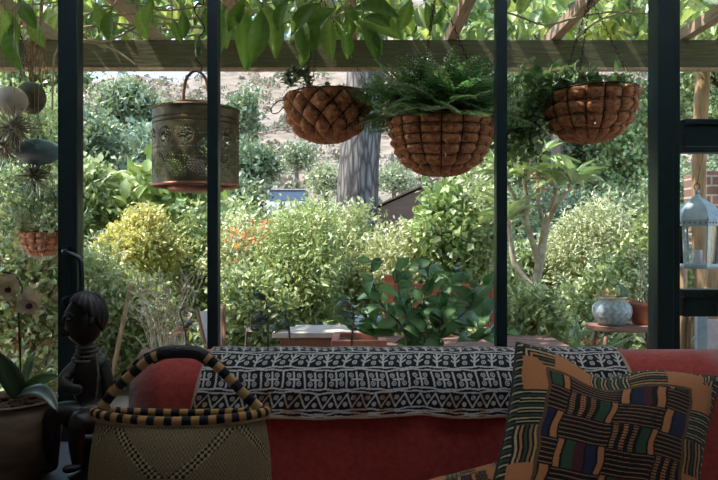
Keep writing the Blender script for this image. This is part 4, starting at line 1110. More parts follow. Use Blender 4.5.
tag(obj('blue_bowl',lathe([(.03,0),(.05,.01),(.085,.05),(.095,.075),(.09,.075),(.07,.04)],24,(P(366,0,4.5).x,4.4,.606)),mat('blue_glaze',(150,170,190),(120,142,170),rough=.2),None,smooth=True),'small blue-grey bowl on the garden table','bowl')
def folding_chair():
    D=4.3; t=thing('folding_chair','folding garden chair with a pale cloth back by first slim mullion','chair',(P(206,0,D).x,D,0))
    a=P(199,318,D);b=P(222,309,D+.12); 
    V=[P(199,312,D),P(222,307,D+.15),P(222,345,D+.02),P(206,345,D-.1)]
    n=Vector((.0,.012,0)); VV=V+[v+n for v in V]
    obj('cloth_back',(VV,[(0,1,2,3),(7,6,5,4),(0,4,5,1),(1,5,6,2),(2,6,7,3),(3,7,4,0)]),M['cloth'],t,bevel=.003)
    fr=[tube([P(197,309,D-.005),P(206,348,D-.11),Vector((P(212,0,D).x,D-.2,.02))],.011,8),tube([P(224,305,D+.15),P(224,348,D+.02),Vector((P(226,0,D).x,D-.1,.02))],.011,8)]
    for q in fr: obj('frame_rail',q,M['tablewood'],t,smooth=True)
    s0=P(206,0,D).x
    obj('seat',box(s0-.02,D-.08,.40,s0+.17,D+.22,.43),M['cloth'],t,bevel=.004)
    for (x,y) in ((s0-.01,D+.2),(s0+.16,D+.2)): obj('leg',tube([(x,y,0),(x,y-.12,.4)],.011,8),M['tablewood'],t,smooth=True)
folding_chair()

def stool():
    D=4.55; x0,x1=P(586,0,D).x,P(668,0,D).x; z=P(0,326,D-.1).z
    t=thing('plant_stool','rustic wooden stool with splayed legs holding the blue pot','stool',((x0+x1)/2,D,0))
    n=40; cx=(x0+x1)/2; rx=(x1-x0)/2; rg=random.Random(4)
    top=[];bot=[]
    for k in range(n):
        a=2*PI*k/n; q=1+rg.uniform(-.02,.02); top.append((cx+rx*q*math.cos(a),D+.17*q*math.sin(a),z)); bot.append((cx+rx*q*.97*math.cos(a),D+.165*q*math.sin(a),z-.035))
    obj('stool_top',(top+bot,[tuple(range(n)),tuple(range(2*n-1,n-1,-1))]+[(k,k+n,(k+1)%n+n,(k+1)%n) for k in range(n)]),M['stool'],t,bevel=.004)
    for sx in (-1,1):
        for sy in (-1,1):
            obj('leg',tube([(cx+sx*rx*.95,D+sy*.16,0),(cx+sx*rx*.62,D+sy*.09,z-.034)],[.016,.013],8),M['stool'],t,smooth=True)
    obj('stretcher',tube([(cx-rx*.8,D-.125,z*.45),(cx+rx*.8,D-.125,z*.45)],.009,8),M['stool'],t,smooth=True)
    return z
sz=stool()
def blue_pot():
    D=4.5; x=P(612,0,D).x; k=S(D)
    t=thing('ceramic_pot','round pale blue patterned pot with a cactus on the rustic stool','pot',(x,D,sz))
    prof=[(.06,0),(.075,.006),(.085,.02),(.112,.05),(.122,.085),(.118,.115),(.1,.14),(.082,.152),(.084,.165),(.092,.172),(.09,.178),(.08,.178),(.075,.155)]
    n=120; V,Fc=lathe([(np.interp(q,np.linspace(0,1,len(prof)),[p[0] for p in prof]),np.interp(q,np.linspace(0,1,len(prof)),[p[1] for p in prof])) for q in np.linspace(0,1,60)],n,(x,D,sz))
    V=np.array(V); a=np.arctan2(V[:,1]-D,V[:,0]-x); h=(V[:,2]-sz)/.178
    c=np.where(((np.sin(a*16+np.sin(h*20)*1.4)>.3)|(np.abs(np.sin(h*17+a*2))<.16))[:,None],np.array(lin((122,144,150))),np.array(lin((166,174,170))))
    c=np.where((np.sin(a*18+2)*np.sin(h*30)>.75)[:,None],np.array(lin((190,150,136))),c)
    c=np.where((h>.86)[:,None],np.array(lin((188,176,150))),c); c=np.where((h<.1)[:,None],np.array(lin((132,140,140))),c)
    obj('pot',([tuple(v) for v in V],Fc),M['colglaze'],t,smooth=True,colors=c)
    # barrel cactus + little succulents
    hv,hf=ellipsoid((0,0,0),(1,1,1),64,16); cc=Vector((P(621,0,D).x,D,sz+.178+.02)); vv=[]
    for p in hv:
        q=1+.09*math.cos(math.atan2(p[1],p[0])*12); vv.append(cc+Vector((p[0]*.042*q,p[1]*.042*q,p[2]*.05)))
    tag(obj('cactus',(vv,hf),mat('cactus_skin',(74,100,66),(120,130,90),scale=60,rough=.6),t,smooth=True),'ribbed round cactus')
    rg=np.random.default_rng(9); pts=np.array([x-.03,D,sz+.185])+rg.normal(0,1,(90,3))*np.array([.028,.03,.014])
    rnd_leaves('foliage',pts,(x-.03,D,sz+.15),[(176,186,130),(150,168,110),(206,150,110)],.03,.5,M['leaf'],t,rg)
blue_pot()
def terra_pot():
    D=4.55; x=P(645,0,D).x
    t=thing('terracotta_pot','small plain terracotta pot with upright feathery plant beside the blue pot','pot',(x,D,sz))
    obj('pot',lathe([(.07,0),(.078,.01),(.098,.11),(.106,.112),(.108,.145),(.098,.145),(.094,.12)],36,(x,D,sz)),M['terra'],t,smooth=True)
    rg=np.random.default_rng(19); st=[];pts=[]
    for k in range(14):
        b=Vector((x+rg.normal(0,.03),D+rg.normal(0,.03),sz+.12)); e=P(643+rg.normal(0,10),rg.uniform(245,285),D+rg.normal(0,.05))
        st.append(tube([b,b.lerp(e,.5),e],[.003,.0025,.0015],5))
        for q in range(40): pts.append(np.array(b.lerp(e,rg.uniform(.1,1)))+rg.normal(0,.008,3))
    obj('stem',join(st),M['bark2'],t,smooth=True)
    rnd_leaves('foliage',np.array(pts),(x,D,sz),[(150,172,146),(120,146,124),(180,194,160)],.03,.3,M['leaf'],t,rg)
terra_pot()
tag(strap_plant('orange_flower','small orange flower below the stool top at left','flower',(P(590,345,4.7)),10,.07,.03,[(226,110,70),(232,140,90)],T=T_SMALL,lm='petal'))
obj('stem',tube([(P(590,0,4.7).x,4.7,0),P(590,345,4.7)],.003,5),M['bark2'],[o for o in bpy.data.objects if o.name=='orange_flower'][0])

# ------------------------------------------------------------ white lantern, posts, brick pier (right)
def white_lantern():
    D=3.9; c=P(697,240,D); s=S(D); x=c.x; z0=P(0,266,D).z; zt=P(0,226,D).z; ze=P(0,220,D).z; zp=P(0,194,D).z
    t=thing('white_lantern','whitewashed hexagonal metal lantern with glass sides behind the right window','lantern',(x,D,z0))
    r=24*s
    hexp=lambda rr,z: [(x+rr*math.cos(PI/6+PI/3*k),D+rr*math.sin(PI/6+PI/3*k),z) for k in range(6)]
    def prism(r0,z0_,r1,z1_): 
        return hexp(r0,z0_)+hexp(r1,z1_),[tuple(range(5,-1,-1)),tuple(range(6,12))]+[(k,(k+1)%6,6+(k+1)%6,6+k) for k in range(6)]
    obj('base',join([prism(r*.78,z0-.012,r*.86,z0),prism(r*.86,z0,r*.86,z0+.012)]),M['lantern'],t,bevel=.002)
    zc=P(0,205+24,D).z
    lo=hexp(r*.80,z0+.012); hi=hexp(r*.90,zt)
    for a,b in zip(lo,hi): obj('corner_bar',tube([a,b],.006,6),M['lantern'],t)
    gl=[];
    li=hexp(r*.79,z0+.013); hi2=hexp(r*.89,zt-.001)
    for k in range(6):
        a,b,c_,d=[Vector(q) for q in (li[k],li[(k+1)%6],hi2[(k+1)%6],hi2[k])]
        g=(a+b+c_+d)/4-Vector((x,D,0)); g.z=0; g=g.normalized()*.002
        obj('glass_panel',([a,b,c_,d,a-g,b-g,c_-g,d-g],[(0,1,2,3),(7,6,5,4),(0,4,5,1),(1,5,6,2),(2,6,7,3),(3,7,4,0)]),M['glass'],t)
    obj('eave_band',prism(r*.97,zt,r*1.0,ze),M['lantern'],t,bevel=.002)
    dots=[ellipsoid((Vector(hexp(r*.99,0)[k]).lerp(Vector(hexp(r*.99,0)[(k+1)%6]),(q+.5)/5)*1+Vector((0,0,(zt+ze)/2))),(.004,.004,.005),6,4) for k in range(6) for q in range(5)]
    obj('punched_border',join(dots),M['rubber'],t)
    Vr=[];m=8
    for i in range(m+1):
        q=i/m; rr=r*float(np.interp(q,[0,.12,.3,.5,.7,.85,1],[1.04,.98,.86,.70,.44,.18,.08])); Vr+=hexp(rr,ze+(zp-ze)*q)
    obj('roof',(Vr,[(i*6+k,i*6+(k+1)%6,(i+1)*6+(k+1)%6,(i+1)*6+k) for i in range(m) for k in range(6)]+[tuple(range(5,-1,-1)),tuple(m*6+k for k in range(6))]),M['lantern'],t)
    obj('finial',ellipsoid((x,D,zp+.012),(.013,.013,.014),12,8),M['lantern'],t,smooth=True)
    obj('ring',tube([(x+.016*math.cos(a),D,zp+.04+.016*math.sin(a)) for a in np.linspace(0,2*PI,20,endpoint=False)],.0025,6,closed=True),M['wire'],t,smooth=True)
    obj('hanging_wire',tube([(x,D,zp+.055),(2.04,D,P(0,41,BD).z+.03)],.0016,5),M['wire'],t)
    obj('candle',lathe([(.026,0),(.028,.07),(.024,.075)],20,(x,D,z0+.013)),M['cloth'],t,smooth=True)
white_lantern()
tag(obj('tree_post',tube(smoothpath([(P(700,0,5.2).x,5.2,0),P(700,280,5.2),P(699,160,5.2),P(703,60,5.2),P(700,-40,5.2)],6),.05,16),M['rawpost'],None,smooth=True),'peeled tan timber post standing behind the white lantern','post')
tag(obj('brick_pier',box(P(707,0,5.6).x,5.6,0,P(707,0,5.6).x+.9,6.0,P(0,171,5.6).z),M['brick']),'stepped red-brown brick pier behind the white lantern','pier')
tag(obj('log',tube(smoothpath([(P(712,0,4.3).x,4.3,0),P(712,310,4.3),P(716,262,4.3),P(722,245,4.3)],5),np.linspace(.07,.03,16),14),M['rawpost'],None,smooth=True),'straw-coloured leaning log below the white lantern','log')
tag(obj('stump',lathe([(.07,0),(.06,.3),(.058,P(0,266,4.4).z)],18,(P(700,0,4.4).x-.05,4.6,0)),M['rawpost'],None,smooth=True),'upright weathered stump under the white lantern','stump')
tag(obj('driftwood',join([tube(smoothpath([(P(683+7*k,0,3.1).x,3.1,0),P(683+5*k,340,3.1),P(687+4*k,316,3.1)],4),.012+.004*k,8) for k in range(2)]),M['rawpost'],None,smooth=True),'driftwood sticks behind the lower right window pane','driftwood')
gp=thing('patio_chair','pale framed patio chair behind the lower right window pane','chair',(P(712,0,3.5).x,3.5,0))
xx=P(698,0,3.5).x
obj('back_post',box(xx,3.5,0,xx+.05,3.54,.80),M['lantern'],gp,bevel=.005); obj('back_post',box(xx+.42,3.5,0,xx+.47,3.54,.80),M['lantern'],gp,bevel=.005)
obj('backrest',box(xx+.05,3.51,.50,xx+.42,3.53,.76),M['cloth'],gp); obj('seat',box(xx,3.54,.40,xx+.47,3.95,.44),M['lantern'],gp)
for q in (xx,xx+.43): obj('leg',box(q,3.9,0,q+.04,3.94,.4),M['lantern'],gp)

# ------------------------------------------------------------ shed and car
def shed():
    D=12.; g=hz(P(410,0,D).x,D)-.1
    A=P(374,210,D);B=P(434,183,D); x0,x1=A.x,B.x
    t=thing('shed','brown board shed with a sloping top right of the pine trunk','shed',((x0+x1)/2,D+.8,g))
    V=[(x0,D,g),(x1,D,g),(x1,D,B.z),(x0,D,A.z),(x0,D+1.6,g),(x1,D+1.6,g),(x1,D+1.6,B.z),(x0,D+1.6,A.z)]
    obj('wall_boards',(V,[(0,1,2,3),(5,4,7,6),(1,5,6,2),(4,0,3,7),(3,2,6,7),(0,4,5,1)]),M['shed'],t)
    o=.05; n=Vector((-(B.z-A.z),0,x1-x0)).normalized()*.04
    Vr=[Vector((x0-o*2,D-o,A.z-.02)),Vector((x1+o*2,D-o,B.z+.06)),Vector((x1+o*2,D+1.65,B.z+.06)),Vector((x0-o*2,D+1.65,A.z-.02))]; Vr=[v+n*.3 for v in Vr]+[v+n for v in Vr]
    obj('roof',(Vr,[(3,2,1,0),(4,5,6,7),(0,1,5,4),(1,2,6,5),(2,3,7,6),(3,0,4,7)]),M['roof'],t)
shed()
def car():
    D=24.; c=P(283,208,D); x=c.x; g=hz(x,D)+.0
    t=thing('car','silver car parked beyond the garden, below the umbrella tree','car',(x,D,g))
    def loft(secs):
        V=[];Fc=[]
        n=None
        for y,hw,z0,z1 in secs:
            V+=[(x-hw,D+y,g+z0),(x+hw,D+y,g+z0),(x+hw*1.02,D+y,g+(z0+z1)/2),(x+hw*.94,D+y,g+z1),(x-hw*.94,D+y,g+z1),(x-hw*1.02,D+y,g+(z0+z1)/2)]
        for i in range(len(secs)-1):
            for k in range(6): Fc.append((i*6+k,i*6+(k+1)%6,(i+1)*6+(k+1)%6,(i+1)*6+k))
        Fc.append(tuple(range(5,-1,-1))); Fc.append(tuple((len(secs)-1)*6+k for k in range(6)))
        return V,Fc
    obj('body',loft([(0,.72,.35,.75),(.08,.80,.25,.85),(1.0,.84,.22,.98),(3.4,.84,.22,1.0),(4.0,.80,.25,.92),(4.1,.7,.35,.8)]),M['carpaint'],t,bevel=.04)
    obj('cabin',loft([(.9,.74,.97,1.0),(1.5,.66,.97,1.40),(2.8,.66,.97,1.42),(3.6,.72,.97,1.0)]),M['carglass'],t,bevel=.03)
    obj('roof_panel',loft([(1.42,.64,1.39,1.43),(2.9,.64,1.41,1.45)]),M['carpaint'],t,bevel=.02)
    for sx in (-1,1):
        for y in (.75,3.2):
            V,Fc=lathe([(.2,-.09),(.31,-.08),(.31,.08),(.2,.09)],20); V=[(x+sx*.74+v[2],D+y+v[0],g+.31+v[1]) for v in V]
            obj('wheel',(V,Fc),M['rubber'],t,smooth=True)
        obj('headlamp',ellipsoid((x+sx*.58,D+.03,g+.66),(.12,.05,.07),12,8),M['cloth'],t,smooth=True)
    obj('bumper',box(x-.7,D-.03,g+.3,x+.7,D+.05,g+.42),M['rubber'],t,bevel=.02)
car()
# ------------------------------------------------------------ hanging coir baskets
RZ=P(0,41,BD).z   # underside of rafters
def link_chain(a,b,r=.0028,step=.022):
    a=Vector(a);b=Vector(b);L=(b-a).length;n=max(2,int(L/step)); d=(b-a).normalized()
    s=d.cross(Vector((0,1,0))).normalized(); q=d.cross(s); parts=[]
    for k in range(n):
        c=a.lerp(b,(k+.5)/n); e=s if k%2 else q
        pts=[c+d*math.sin(t)*step*.66+e*math.cos(t)*step*.3 for t in np.linspace(0,2*PI,10,endpoint=False)]
        parts.append(tube(pts,r*.5,5,closed=True))
    return join(parts)
def coir_basket(name,label,px,prim,pbot,rpx,D,style,rows,cols_,tilt=0,hook=None,group='coir-lined hanging baskets'):
    s=S(D); c=P(px,prim,D); R=rpx*s; Hh=(pbot-prim)*s*1.02
    t=thing(name,label,'hanging basket',(c.x,c.y,c.z-Hh),group)
    n=cols_*12; m=80
    th=np.linspace(0,2*PI,n,endpoint=False); h=np.linspace(0,1,m)   # 0 bottom,1 rim
    TH,HH=np.meshgrid(th,h)
    pw=2.5
    r=R*(1-(1-HH)**pw)**(1/1.9); r=np.maximum(r,.004)
    if style=='diamond':
        a_=(TH/(2*PI)*cols_+HH*rows/2); b_=(TH/(2*PI)*cols_-HH*rows/2)
        puff=np.abs(np.sin(PI*a_)*np.sin(PI*b_))**.45
    else:
        puff=(np.abs(np.sin(PI*TH/(2*PI)*cols_))**.28)*(np.abs(np.sin(PI*(HH*rows+.15*np.sin(TH*3))))**.55)
    wk=min(1,R/.2); rr=r*(.90)+R*(.18 if style=='diamond' else .15)*puff*np.clip(r/R*1.6,0,1)
    rg=np.random.default_rng(int(px)); rr=rr+rg.normal(0,.0012,rr.shape)
    X=rr*np.cos(TH);Y=rr*np.sin(TH);Z=-Hh*(1-HH)-R*.03*puff*(1-HH)
    V=np.stack([c.x+X,c.y+Y,c.z+Z+tilt*X],-1).reshape(-1,3)
    lo=np_obj('coir_liner',V,grid_faces(n,m,True),M['coir'],t,True)
    md=lo.modifiers.new('s','SOLIDIFY'); md.thickness=.006; md.offset=-1
    # stray fibres on the underside
    idx=rg.integers(0,len(V),420); p=V[idx]; o_=unit(p-np.array([c.x,c.y,c.z])); d=o_+rg.normal(0,.6,p.shape)-np.array([0,0,.3])
    VV,FF,CC=leaf_arrays(p,d,rg.normal(0,1,p.shape),rg.uniform(.01,.035,len(p)),np.full(len(p),.0011),pick([(190,130,84),(150,96,60)],len(p),rg),T_SMALL)
    tag(np_obj('loose_fibre',VV,FF,M['air'],t,False,CC),kind='stuff')
    # soil disc
    obj('soil',lathe([(R*.9,-.03),(R*.9,-.012),(R*.5,0.0),(.01,.002)],28,(c.x,c.y,c.z)),M['soil'],t,smooth=True)
    # wire frame
    wires=[]
    surf=lambda a,q:(c.x+(R*(1-(1-q)**pw)**(1/1.9)*.985+.001)*math.cos(a),c.y+(R*(1-(1-q)**pw)**(1/1.9)*.985+.001)*math.sin(a),c.z-Hh*(1-q)+tilt*(R*(1-(1-q)**pw)**(1/1.9))*math.cos(a))
    if style=='diamond':
        for k in range(cols_):
            for sg in (-1,1):
                pts=[]
                for q in np.linspace(.04,1,24):
                    a=2*PI*(k+ (-sg)*q*rows/2)/cols_; pts.append(surf(a,q))
                wires.append(tube(pts,.0019,5))
    else:
        for k in range(cols_): wires.append(tube([surf(2*PI*k/cols_,q) for q in np.linspace(.03,1,16)],.0018*wk**1.6,5))
        for j in range(1,rows): wires.append(tube([surf(a,j/rows) for a in np.linspace(0,2*PI,48,endpoint=False)],.0017*wk**1.6,5,closed=True))
    wires.append(tube([(c.x+R*1.0*math.cos(a),c.y+R*1.0*math.sin(a),c.z+.003+tilt*R*math.cos(a)) for a in np.linspace(0,2*PI,60,endpoint=False)],.0042,6,closed=True))
    obj('wire_frame',join(wires),M['wire'],t,smooth=True)
    hk=Vector(hook) if hook else Vector((c.x,c.y,RZ-.04))
    for k in range(3):
        a=PI/2+2*PI*k/3+.5
        obj('chain',link_chain((c.x+R*math.cos(a),c.y+R*math.sin(a),c.z+.005+tilt*R*math.cos(a)),hk),M['chain'],t)
    obj('hook',tube([hk,hk+Vector((0,0,.02)),hk+Vector((.012,0,.034)),Vector((hk.x,hk.y,hk.z+.045))],.003,6),M['wire'],t,smooth=True)
    return t,c,R
# 1: smallest, diamond wires
t1,c1,R1=coir_basket('hanging_basket','smallest coir basket with diamond-pattern wires and sparse succulents, before the pine trunk',328,96,142,42,3.575,'diamond',4,11,tilt=.03,hook=(P(322,0,3.575).x,3.575,RZ-.04))
def rosette(c,n,L,W,cols,rg,T=T_BIG):
    a=np.arange(n)*2.4+rg.uniform(0,6); e=np.linspace(.1,1.35,n)
    d=np.stack([np.cos(a)*np.cos(e),np.sin(a)*np.cos(e),np.sin(e)],-1)
    nm=np.stack([-np.cos(a)*np.sin(e),-np.sin(a)*np.sin(e),np.cos(e)],-1)
    return leaf_arrays(np.repeat(np.array([c]),n,0),d,nm,np.full(n,L),np.full(n,W),pick(cols,n,rg,.1),T)
def merge(arrs):
    V=[];Fq=[];C=[];n=0
    for v,f,c in arrs: V.append(v);Fq.append(f+n);C.append(c);n+=len(v)
    return np.concatenate(V),np.concatenate(Fq),np.concatenate(C)
rg=np.random.default_rng(61)
ar=[]
for k in range(16):
    x=286+rg.random()**1.5*60; y=92-(20*rg.random() if x<312 else 6*rg.random()); ar.append(rosette(np.array(P(x,y,3.6+rg.normal(0,.06))),12,.045 if x<312 else .03,.022,[(78,100,80),(96,118,92),(60,82,64)],rg))
V,Fq,C=merge(ar); np_obj('foliage',V,Fq,M['leafg'],t1,True,C)
st=[tube(smoothpath([P(312+6*k,97,3.58),P(314+6*k,90,3.57),P(320+6*k,84+2*k%5,3.56),P(328+5*k,90,3.55)],4),.0016,5) for k in range(5)]
obj('trailing_stem',join(st),M['bark2'],t1,smooth=True)
lp=smoothpath([P(286,100,3.55),P(279,101,3.55),P(272,107,3.55),P(272,113,3.55),P(279,112,3.55),P(286,103,3.55)],6)
obj('wire_loop',tube(lp,.0028,6),M['wire'],t1,smooth=True)
# 2: fern
t2b,c2,R2=coir_basket('hanging_basket','largest coir basket, overflowing with a dark green fern',441,120,175,51,3.42,'ring',6,15,hook=(P(437,0,3.42).x,3.42,RZ-.04))
def fern(t,c,R,n=90,Lm=.27,cols=None,seed=1,up=.9):
    rg=np.random.default_rng(seed); arr=[];rach=[]
    for k in range(n):
        a=rg.uniform(0,2*PI); r0=R*.75*math.sqrt(rg.random()); p=np.array([c.x+r0*math.cos(a),c.y+r0*math.sin(a),c.z+.0])
        a+=rg.normal(0,.4); el=rg.uniform(.25,1.5)*up if k%3 else rg.uniform(1.0,1.5); L=Lm*rg.uniform(.65,1.15); m=22; pts=[];d=np.array([math.cos(a)*math.cos(el),math.sin(a)*math.cos(el),math.sin(el)])
        q=p.copy()
        for i in range(m+1):
            pts.append(q.copy()); d=unit(d+np.array([math.cos(a)*.015,math.sin(a)*.015,-.038])); q=q+d*L/m
        pts=np.array(pts); rach.append(tube([Vector(x) for x in pts[::3]],.0011,4))
        side=unit(np.cross(pts[-1]-pts[0],[0,0,1.0])+rg.normal(0,.1,3))
        pos=[];dd=[];LL=[]
        for i in range(3,m+1):
            q_=i/m; wl=L*.24*math.sin(PI*min(1,.15+q_*.86))**.8
            for sg in (-1,1):
                fw=unit(pts[i]-pts[i-1])
                dv=unit(side*sg+fw*.45-np.array([0,0,.15]))
                # bipinnate: three little leaflets along each pinna
                for b in range(3):
                    pos.append(pts[i]+dv*wl*b*.3); dd.append(unit(dv+fw*(.5 if b%2 else -.1)+rg.normal(0,.12,3))); LL.append(wl*.42)
        pos=np.array(pos);dd=np.array(dd);LL=np.array(LL)
        nm=np.tile(np.cross(side,unit(pts[-1]-pts[0])),(len(pos),1)); nm=np.where((nm[:,2]<0)[:,None],-nm,nm)
        cc=pick(cols,1,rg,.15)
        arr.append(leaf_arrays(pos,dd,nm+rg.normal(0,.25,nm.shape),LL,LL*.42,np.repeat(cc,len(pos),0),T_SMALL))
    V,Fq,C=merge(arr); np_obj('fern_frond',V,Fq,M['leafthin'],t,False,C)
    obj('frond_stem',join(rach),M['bark2'],t,smooth=True)
fern(t2b,c2,R2,n=260,Lm=.31,cols=[(96,150,92),(128,176,110),(78,130,82)],seed=3)
# 3: right basket
t3,c3,R3=coir_basket('hanging_basket','rightmost coir basket with ringed wires and pale leafy trailing stems',590,93,142,46,3.575,'ring',4,16,tilt=.05,hook=(P(590,0,3.575).x,3.575,RZ-.04))
rg=np.random.default_rng(71)
ss=[]
pts=[]
for k in range(30):
    a=rg.uniform(0,2*PI); r0=R3*.8*math.sqrt(rg.random()); b=Vector((c3.x+r0*math.cos(a),c3.y+r0*math.sin(a),c3.z)); e=b+Vector((rg.normal(-.03,.06),rg.normal(0,.05),rg.uniform(.0,.10)))
    if k<8: e=P(rg.uniform(560,590),rg.uniform(62,85),3.5)
    if k>24: e=P(rg.uniform(538,550),rg.uniform(88,104),3.5)
    ss.append(tube([b,b.lerp(e,.5)+Vector((0,0,.02)),e],.0015,4))
    for q in range(9): pts.append(np.array(b.lerp(e,rg.uniform(.3,1)))+rg.normal(0,.012,3))
obj('trailing_stem',join(ss),M['bark2'],t3,smooth=True)
rnd_leaves('foliage',np.array(pts),c3,[(124,156,112),(96,130,90),(150,178,132)],.05,.8,M['leafthin'],t3,rg,T=T_BIG)
pts=np.concatenate([crown_points(rg,P(a,b,3.6),(.13,.10,.12),26,16,.03)[1] for a,b in ((532,118),(540,96),(518,138))])
rnd_leaves('foliage',pts,c3,[(112,146,96),(136,166,116),(92,124,82)],.045,.7,M['leafthin'],t3,rg)
# 4: small left basket
t4,c4,R4=coir_basket('hanging_basket','small reddish coir basket with bushy greenery left of the door stile',42,232,256,21,4.1,'ring',4,13,hook=(-1.936,4.1,RZ-.04))
rg=np.random.default_rng(72); cc_,pts=crown_points(rg,P(38,213,4.1),(.21,.17,.15),90,26,.03)
rnd_leaves('foliage',pts,c4,MG+DG,.035,.5,M['leaf'],t4,rg)

# ------------------------------------------------------------ punched metal lantern
def metal_lantern():
    D=3.1; s=S(D); c=P(196,0,D); R=42.5*s; zt=P(0,111,D-R).z; zt=P(0,111,D).z; zb=P(0,186,D).z; x=c.x
    t=thing('punched_lantern','large drum-shaped punched metal lantern with a hoop handle behind first slim mullion','lantern',(x,D,zb-.02))
    n,m=540,150
    th=np.linspace(0,2*PI,n,endpoint=False); h=np.linspace(0,1,m); TH,HH=np.meshgrid(th,h)
    V=np.stack([x+R*np.cos(TH),D+R*np.sin(TH),zb+(zt-zb)*HH],-1).reshape(-1,3)
    Fq=grid_faces(n,m,True)
    tc=(np.arange(n)+.5)/n; hc=(np.arange(m-1)+.5)/(m-1); U,Wv=np.meshgrid(tc,hc)
    circ=2*PI*R; hh=(zt-zb); xa=U*circ; za=Wv*hh
    ch=circ/12; q=(xa%ch)-ch/2; 
    # rosettes of concentric dotted circles, and dotted bands
    hole=np.zeros(U.shape,bool)
    for zc,RR in ((hh*.27,.052),(hh*.62,.040)):
        rr=np.hypot(q if zc<hh*.5 else ((xa+ch/2)%ch)-ch/2,za-zc); qa=np.arctan2(za-zc,q)
        for k,(r0,nd) in enumerate(((.010,6),(.020,12),(.031,18),(.042,24))):
            if r0<RR: hole|=(np.abs(rr-r0)<.0042)&(np.sin(qa*nd)>-.1)
        hole|=rr<.005
    for zc in (hh*.80,hh*.86,hh*.47):
        hole|=(np.abs(za-zc)<.003)&(np.sin(xa/circ*2*PI*90)>0)
    hole|=(np.sin(xa*2*PI/.0135)*np.sin(za*2*PI/.0135)>.48)&(za>hh*.08)&(za<hh*.72)&(np.sin(xa*2*PI/ch+PI)>-.2)
    hole&=(za>.02)&(za<hh-.03)
    solidband=(U>.0)&(U<0)
    keep=~hole.ravel()
    o=np_obj('drum',V,Fq[keep],M['bronze'],t,True)
    md=o.modifiers.new('s','SOLIDIFY'); md.thickness=.0012
    ring=lambda r,z,w,k=64:tube([(x+r*math.cos(a),D+r*math.sin(a),z) for a in np.linspace(0,2*PI,k,endpoint=False)],w,8,closed=True)
    obj('top_rim',ring(R,zt,.006),M['bronze'],t,smooth=True)
    # annular top plate
    k=64; A=[(x+R*.98*math.cos(2*PI*i/k),D+R*.98*math.sin(2*PI*i/k),zt) for i in range(k)]; B=[(x+R*.55*math.cos(2*PI*i/k),D+R*.55*math.sin(2*PI*i/k),zt+.012) for i in range(k)]; C_=[(x+R*.55*math.cos(2*PI*i/k),D+R*.55*math.sin(2*PI*i/k),zt+.03) for i in range(k)]
    obj('top_plate',(A+B+C_,[(i,(i+1)%k,k+(i+1)%k,k+i) for i in range(k)]+[(k+i,k+(i+1)%k,2*k+(i+1)%k,2*k+i) for i in range(k)]),M['copper'],t,smooth=False,solid=.002)
    obj('bottom_rim',ring(R,zb,.007),M['copper'],t,smooth=True)
    obj('candle_tray',lathe([(.115,-.024),(.12,-.012),(.12,-.006),(.11,-.008),(.01,-.009)],40,(x,D,zb)),M['copper'],t,smooth=True)
    for a in (0,2*PI/3,4*PI/3): obj('tray_bracket',tube([(x+.115*math.cos(a),D+.115*math.sin(a),zb-.01),(x+R*math.cos(a),D+R*math.sin(a),zb)],.003,6),M['copper'],t)
    obj('candle',lathe([(.034,-.006),(.036,.11),(.03,.115)],24,(x,D,zb)),M['cloth'],t,smooth=True)
    a0,a1=P(184,109,D),P(208,109,D); tpz=P(0,72,D).z
    hp=smoothpath([a0,P(183.5,95,D),P(186,80,D),P(191,73,D),P(196,71,D),P(201,73,D),P(206,80,D),P(208.5,95,D),a1],5)
    obj('handle',tube(hp,.0068,10),M['copper'],t,smooth=True)
    return x,D
metal_lantern()
D_=3.1
hk=thing('hanging_hook','bent black wire hook with green glass drop above the punched lantern','hook',tuple(P(198,66,D_)))
obj('wire',tube(smoothpath([P(197,72,D_),P(200.5,71,D_),P(202,67,D_),P(199,63,D_),P(196,60,D_),P(198,56,D_)],5),.0028,6),M['wire'],hk,smooth=True)
obj('glass_drop',ellipsoid(P(198.5,48,D_),(.017,.012,.046),16,14),M['dgreen'],hk,smooth=True)
obj('wire',tube(smoothpath([P(198.5,38,D_),P(202,34,D_),P(204.5,28,D_),P(201,21,D_),P(196.5,15,D_),P(194.5,9,D_),P(198,3,D_),P(203,5,D_),P(203,-4,D_-.02),P(200,-60,D_-.02)],5),.003,6),M['wire'],hk,smooth=True)
obj('cross_bar',tube([P(150,-60,D_-.02),P(254,-60,D_-.02)],.006,6),M['wire'],hk,smooth=True)

# ------------------------------------------------------------ gourds and air plants (left)
def hung(name,label,px,py,rx,ry,D,m,cat='gourd'):
    s=S(D); c=P(px,py,D)
    t=thing(name,label,cat,tuple(c-Vector((0,0,ry*s))),'gourds hanging left of the door stile')
    V,Fc=ellipsoid((0,0,0),(1,1,1),40,24); V=[c+Vector((v[0]*rx*s*(1+.03*math.cos(5*math.atan2(v[1],v[0]))),v[1]*rx*s,v[2]*ry*s)) for v in V]
    obj('shell',(V,Fc),M[m],t,smooth=True)
    tp=c+Vector((0,0,ry*s*.98))
    obj('stalk',tube([tp-Vector((0,0,.01)),tp+Vector((0,0,.02))],[.007,.004],8),M['bark2'],t,smooth=True)
    obj('cord',tube([tp+Vector((0,0,.018)),Vector((c.x+.012,c.y,RZ+.001))],.0016,5),M['string'],t)
    return t
hung('hanging_gourd','cream oval gourd hanging at the far left edge',11,101,16,14.5,3.2,'cream_gourd')
hung('hanging_gourd','dark olive round gourd hanging behind the cream gourd',31,98,14.5,16.5,3.42,'olive_gourd')
hung('hanging_gourd','flattened blue-grey gourd hanging below the other two',38,152,22,13,3.3,'blue_gourd')
